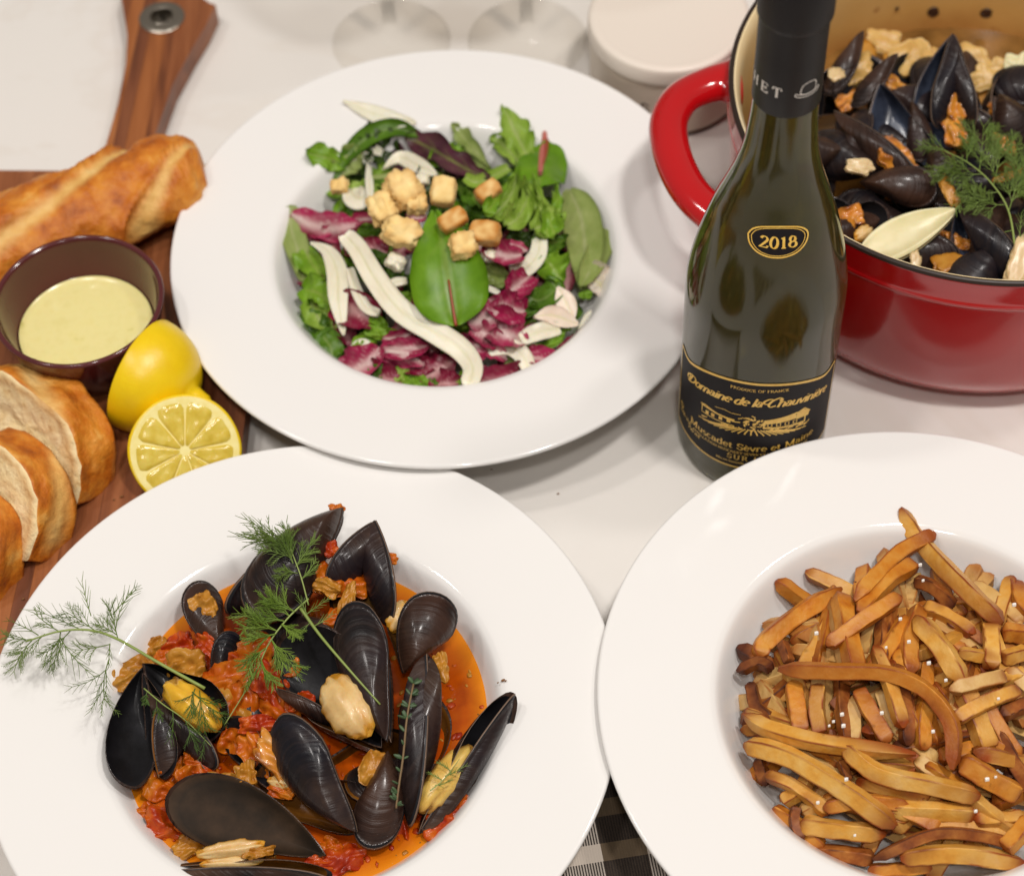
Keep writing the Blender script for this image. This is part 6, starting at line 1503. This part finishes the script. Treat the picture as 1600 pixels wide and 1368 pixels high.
# the long frond over the left rim of the front bowl
zf = 4.6
frond([(320, 1075, 4.2), (250, 1036, 4.5), (184, 998, zf), (140, 984, zf), (92, 986, zf + .2), (40, 1002, zf)],
      [((184, 998, zf), (172, 945, zf + .6), 1, .25), ((180, 985, zf), (186, 912, zf + .9), 0, .35), ((176, 960, zf + .3), (206, 920, zf + 1), 0, .3), ((183, 992, zf), (150, 964, zf + .3), 1, .4), ((150, 986, zf), (98, 945, zf + .5), 1, .4), ((142, 962, zf + .3), (125, 910, zf + .8), 0, .3),
       ((172, 1005, zf), (168, 1040, zf), 0, .3), ((170, 1030, zf), (138, 1112, zf - .3), 1, .35), ((172, 1006, zf), (120, 1020, zf), 1, .4), ((95, 986, zf), (88, 1040, zf), 1, .35), ((94, 995, zf), (128, 1064, zf), 0, .3), ((92, 986, zf), (48, 962, zf + .4), 1, .4),
       ((70, 990, zf), (30, 1030, zf), 1, .4), ((50, 998, zf), (6, 1008, zf), 1, .4), ((50, 1000, zf), (8, 1038, zf - .2), 1, .35), ((60, 992, zf), (12, 958, zf + .2), 0, .35), ((110, 985, zf), (62, 1042, zf), 1, .3), ((130, 985, zf), (60, 950, zf + .3), 0, .3)],
      'long feathery fennel frond hanging over the left rim of the front bowl', 11, .085, hair_r=.021)
# clump at the back of the heap
frond([(482, 945, 5.6), (470, 900, 6.2), (452, 850, 6.6), (448, 822, 6.8)],
      [((455, 860, 6.5), (448, 816, 6.9), 1, .25), ((452, 858, 6.5), (398, 822, 6.9), 1, .35), ((455, 870, 6.4), (405, 858, 6.5), 1, .4), ((458, 880, 6.4), (430, 842, 6.8), 1, .35), ((462, 885, 6.3), (488, 845, 6.4), 1, .35), ((465, 895, 6.2), (428, 890, 6.2), 1, .4), ((470, 905, 6.1), (500, 880, 6.1), 0, .4), ((452, 848, 6.6), (380, 812, 7.0), 0, .2), ((455, 855, 6.5), (376, 838, 6.8), 0, .2)],
      'dark green fennel tuft lying on the big closed mussel', 12, .04, m_frond, hair_r=.026, dense=1)
# clump in the middle
frond([(482, 935, 5.7), (450, 965, 5.6), (420, 1005, 5.2), (400, 1050, 4.8), (380, 1085, 4.6), (352, 1130, 4.4)],
      [((452, 962, 5.6), (422, 922, 6.3), 1, .3), ((445, 970, 5.6), (388, 962, 6.0), 1, .35), ((432, 985, 5.4), (376, 950, 6.2), 1, .3), ((430, 990, 5.4), (380, 1000, 5.8), 1, .35), ((425, 1000, 5.3), (455, 1045, 5.4), 1, .35), ((415, 1012, 5.2), (372, 1040, 5.5), 1, .35), ((408, 1030, 5.0), (420, 1075, 5.0), 1, .3), ((440, 975, 5.6), (470, 1000, 5.6), 1, .3), ((460, 955, 5.7), (408, 935, 6.3), 1, .3), ((402, 1045, 4.9), (376, 1075, 5.0), 0, .3)],
      'bushy green fennel frond in the middle of the mussel heap', 13, .05, m_frondl, hair_r=.028, dense=1)
frond([(470, 950, 5.8), (500, 992, 5.7), (545, 1045, 5.6), (594, 1100, 5.0)],
      [((480, 962, 5.8), (470, 925, 6.2), 0, .3), ((478, 960, 5.8), (510, 935, 6.1), 0, .35), ((485, 972, 5.8), (462, 990, 5.8), 0, .3), ((490, 978, 5.7), (520, 965, 5.9), 0, .35)],
      'smooth green fennel stalk lying across the black open mussel', 14, .085)
frond([(225, 1075, 4.4), (255, 1100, 4.5), (290, 1125, 4.4), (330, 1165, 4.2)],
      [((230, 1080, 4.4), (222, 1100, 4.3), 1, .3), ((245, 1090, 4.4), (240, 1125, 4.2), 1, .3), ((270, 1110, 4.4), (275, 1160, 4.2), 0, .35), ((290, 1125, 4.4), (305, 1170, 4.1), 1, .3), ((300, 1080, 4.8), (345, 1120, 4.7), 1, .35), ((305, 1075, 4.8), (285, 1115, 4.8), 1, .3), ((312, 1078, 4.8), (320, 1145, 4.7), 1, .3), ((320, 1150, 4.3), (318, 1185, 4.0), 0, .3)],
      'dark herb sprig over the yellow mussel meat', 15, .035, m_frondd, hair_r=.021)
frond([(672, 1235, 3.7), (695, 1215, 3.8), (718, 1185, 3.8)],
      [((690, 1218, 3.8), (672, 1205, 3.9), 0, .35), ((695, 1212, 3.8), (728, 1200, 3.8), 0, .35), ((704, 1205, 3.8), (690, 1185, 3.9), 0, .3), ((680, 1226, 3.7), (705, 1228, 3.7), 0, .3)],
      'tiny dill tip on the cream yellow meat at the right', 16, .03, m_frond, hair_r=.02)
# the frond in the pot
frond([(1588, 400, 9.0), (1576, 330, 9.4), (1548, 285, 9.6), (1512, 254, 9.6), (1476, 236, 9.5)],
      [((1576, 330, 9.4), (1600, 262, 9.6), 2, .4), ((1570, 320, 9.4), (1510, 330, 9.3), 2, .45), ((1560, 300, 9.5), (1488, 304, 9.4), 2, .4), ((1552, 290, 9.5), (1570, 220, 9.8), 2, .4), ((1535, 272, 9.6), (1470, 278, 9.5), 2, .4), ((1530, 268, 9.6), (1540, 196, 9.8), 2, .4), ((1510, 254, 9.6), (1515, 205, 9.8), 1, .4), ((1505, 250, 9.6), (1452, 262, 9.4), 1, .4), ((1482, 238, 9.5), (1446, 212, 9.6), 1, .4), ((1582, 360, 9.2), (1532, 368, 9.0), 1, .4), ((1585, 380, 9.1), (1620, 330, 9.2), 1, .4), ((1572, 300, 9.6), (1625, 290, 9.5), 2, .4)],
      'big dark green fennel frond lying on the mussels in the red pot', 17, .06, m_frond, hair_r=.027)
# thyme
rng = random.Random(5)
tp = spline([at(646, 1068, 5.1), at(636, 1120, 5.0), at(630, 1180, 4.4), at(622, 1235, 3.9), at(619, 1262, 3.6)], 24)
thy = empty('thyme_sprig', tuple(tp[-1]), 'thin thyme sprig with paired little leaves lying down the right of the heap', 'thyme')
mk('stem', tube(tp, .05, 6), m_tstem, thy)
for i in range(0, 24, 2):
    d = (tp[min(i + 1, 23)] - tp[max(i - 1, 0)]).normalized(); V = (CAM - tp[i]).normalized(); s = d.cross(V)
    dense = 2 if i < 7 else (1 if i % 6 == 0 or i > 18 else 0)
    for _ in range(2 + 2 * dense if dense else 1):
        sg = rng.choice((-1, 1)); dd = (s * sg * rng.uniform(.4, 1) - d * rng.uniform(.1, .9) + V * rng.uniform(-.2, .5)).normalized()
        L = rng.uniform(.26, .44); w = s.cross(dd).normalized()
        c = tp[i] + dd * L * .55; b2 = dd.cross(w)
        mk('leaf', ball(c, (dd * L * .5, b2 * L * .2, w * .04), 8, 6), m_thyme, thy)
# crumbs and specks
random.seed(44)
vs, fs = [], []
for (x, y, z, r) in ((768, 733, .05, .06), (872, 771, .05, .07), (786, 1062, 2.9, .1), (778, 1066, 2.9, .05), (790, 1063, 2.95, .06), (884, 1183, 3.05, .04), (716, 711, 3.4, .04), (783, 103, 3.7, .07), (190, 775, 1.7, .09), (178, 780, 1.7, .06), (36, 935, 1.7, .08)):
    p = at(x, y, z); v, f = ball(p, (Vector((r, r * .3, 0)), Vector((0, r * .6, 0)), Vector((0, 0, r * .5))), 8, 6, lambda d: 1 + .3 * noise.noise(Vector(d) * 3 + p))
    b = len(vs); vs += v; fs += [tuple(q + b for q in ff) for ff in f]
tag(mk('crumbs', (vs, fs), plain('crumb_brown', (126, 84, 44), .7)), 'tiny brown crumbs and herb specks on the plates and counter', 'crumbs', kind='stuff')
vs, fs = [], []
for (x, y, r) in ((1458, 19, .34), (1541, 21, .34), (1452, 52, .12), (1588, 60, .14), (1556, 102, .12), (1535, 72, .16), (1402, 14, .12), (1366, 78, .1)):
    # on the far wall of the pot: step along the ray until the lining is reached
    lo = None
    for k in range(400):
        p = at(x, y, 11 - k * .03)
        if (Vector((p.x, p.y)) - Vector(PO)).length > 12.2 and p.y > PO[1]: lo = p; break
    if lo is None: continue
    nrm = (Vector((PO[0], PO[1], lo.z)) - lo).normalized(); tx = nrm.cross(Vector((0, 0, 1)))
    v, f = ball(lo, (tx * r, Vector((0, 0, r * 1.1)), nrm * .06), 8, 6, lambda d: 1 + .35 * noise.noise(Vector(d) * 2 + lo))
    b = len(vs); vs += v; fs += [tuple(q + b for q in ff) for ff in f]
if vs: tag(mk('cooked_on_bits', (vs, fs), plain('dark_bits', (58, 32, 16), .5)), 'dark bits cooked onto the cream wall inside the red pot', 'crumbs', kind='stuff')
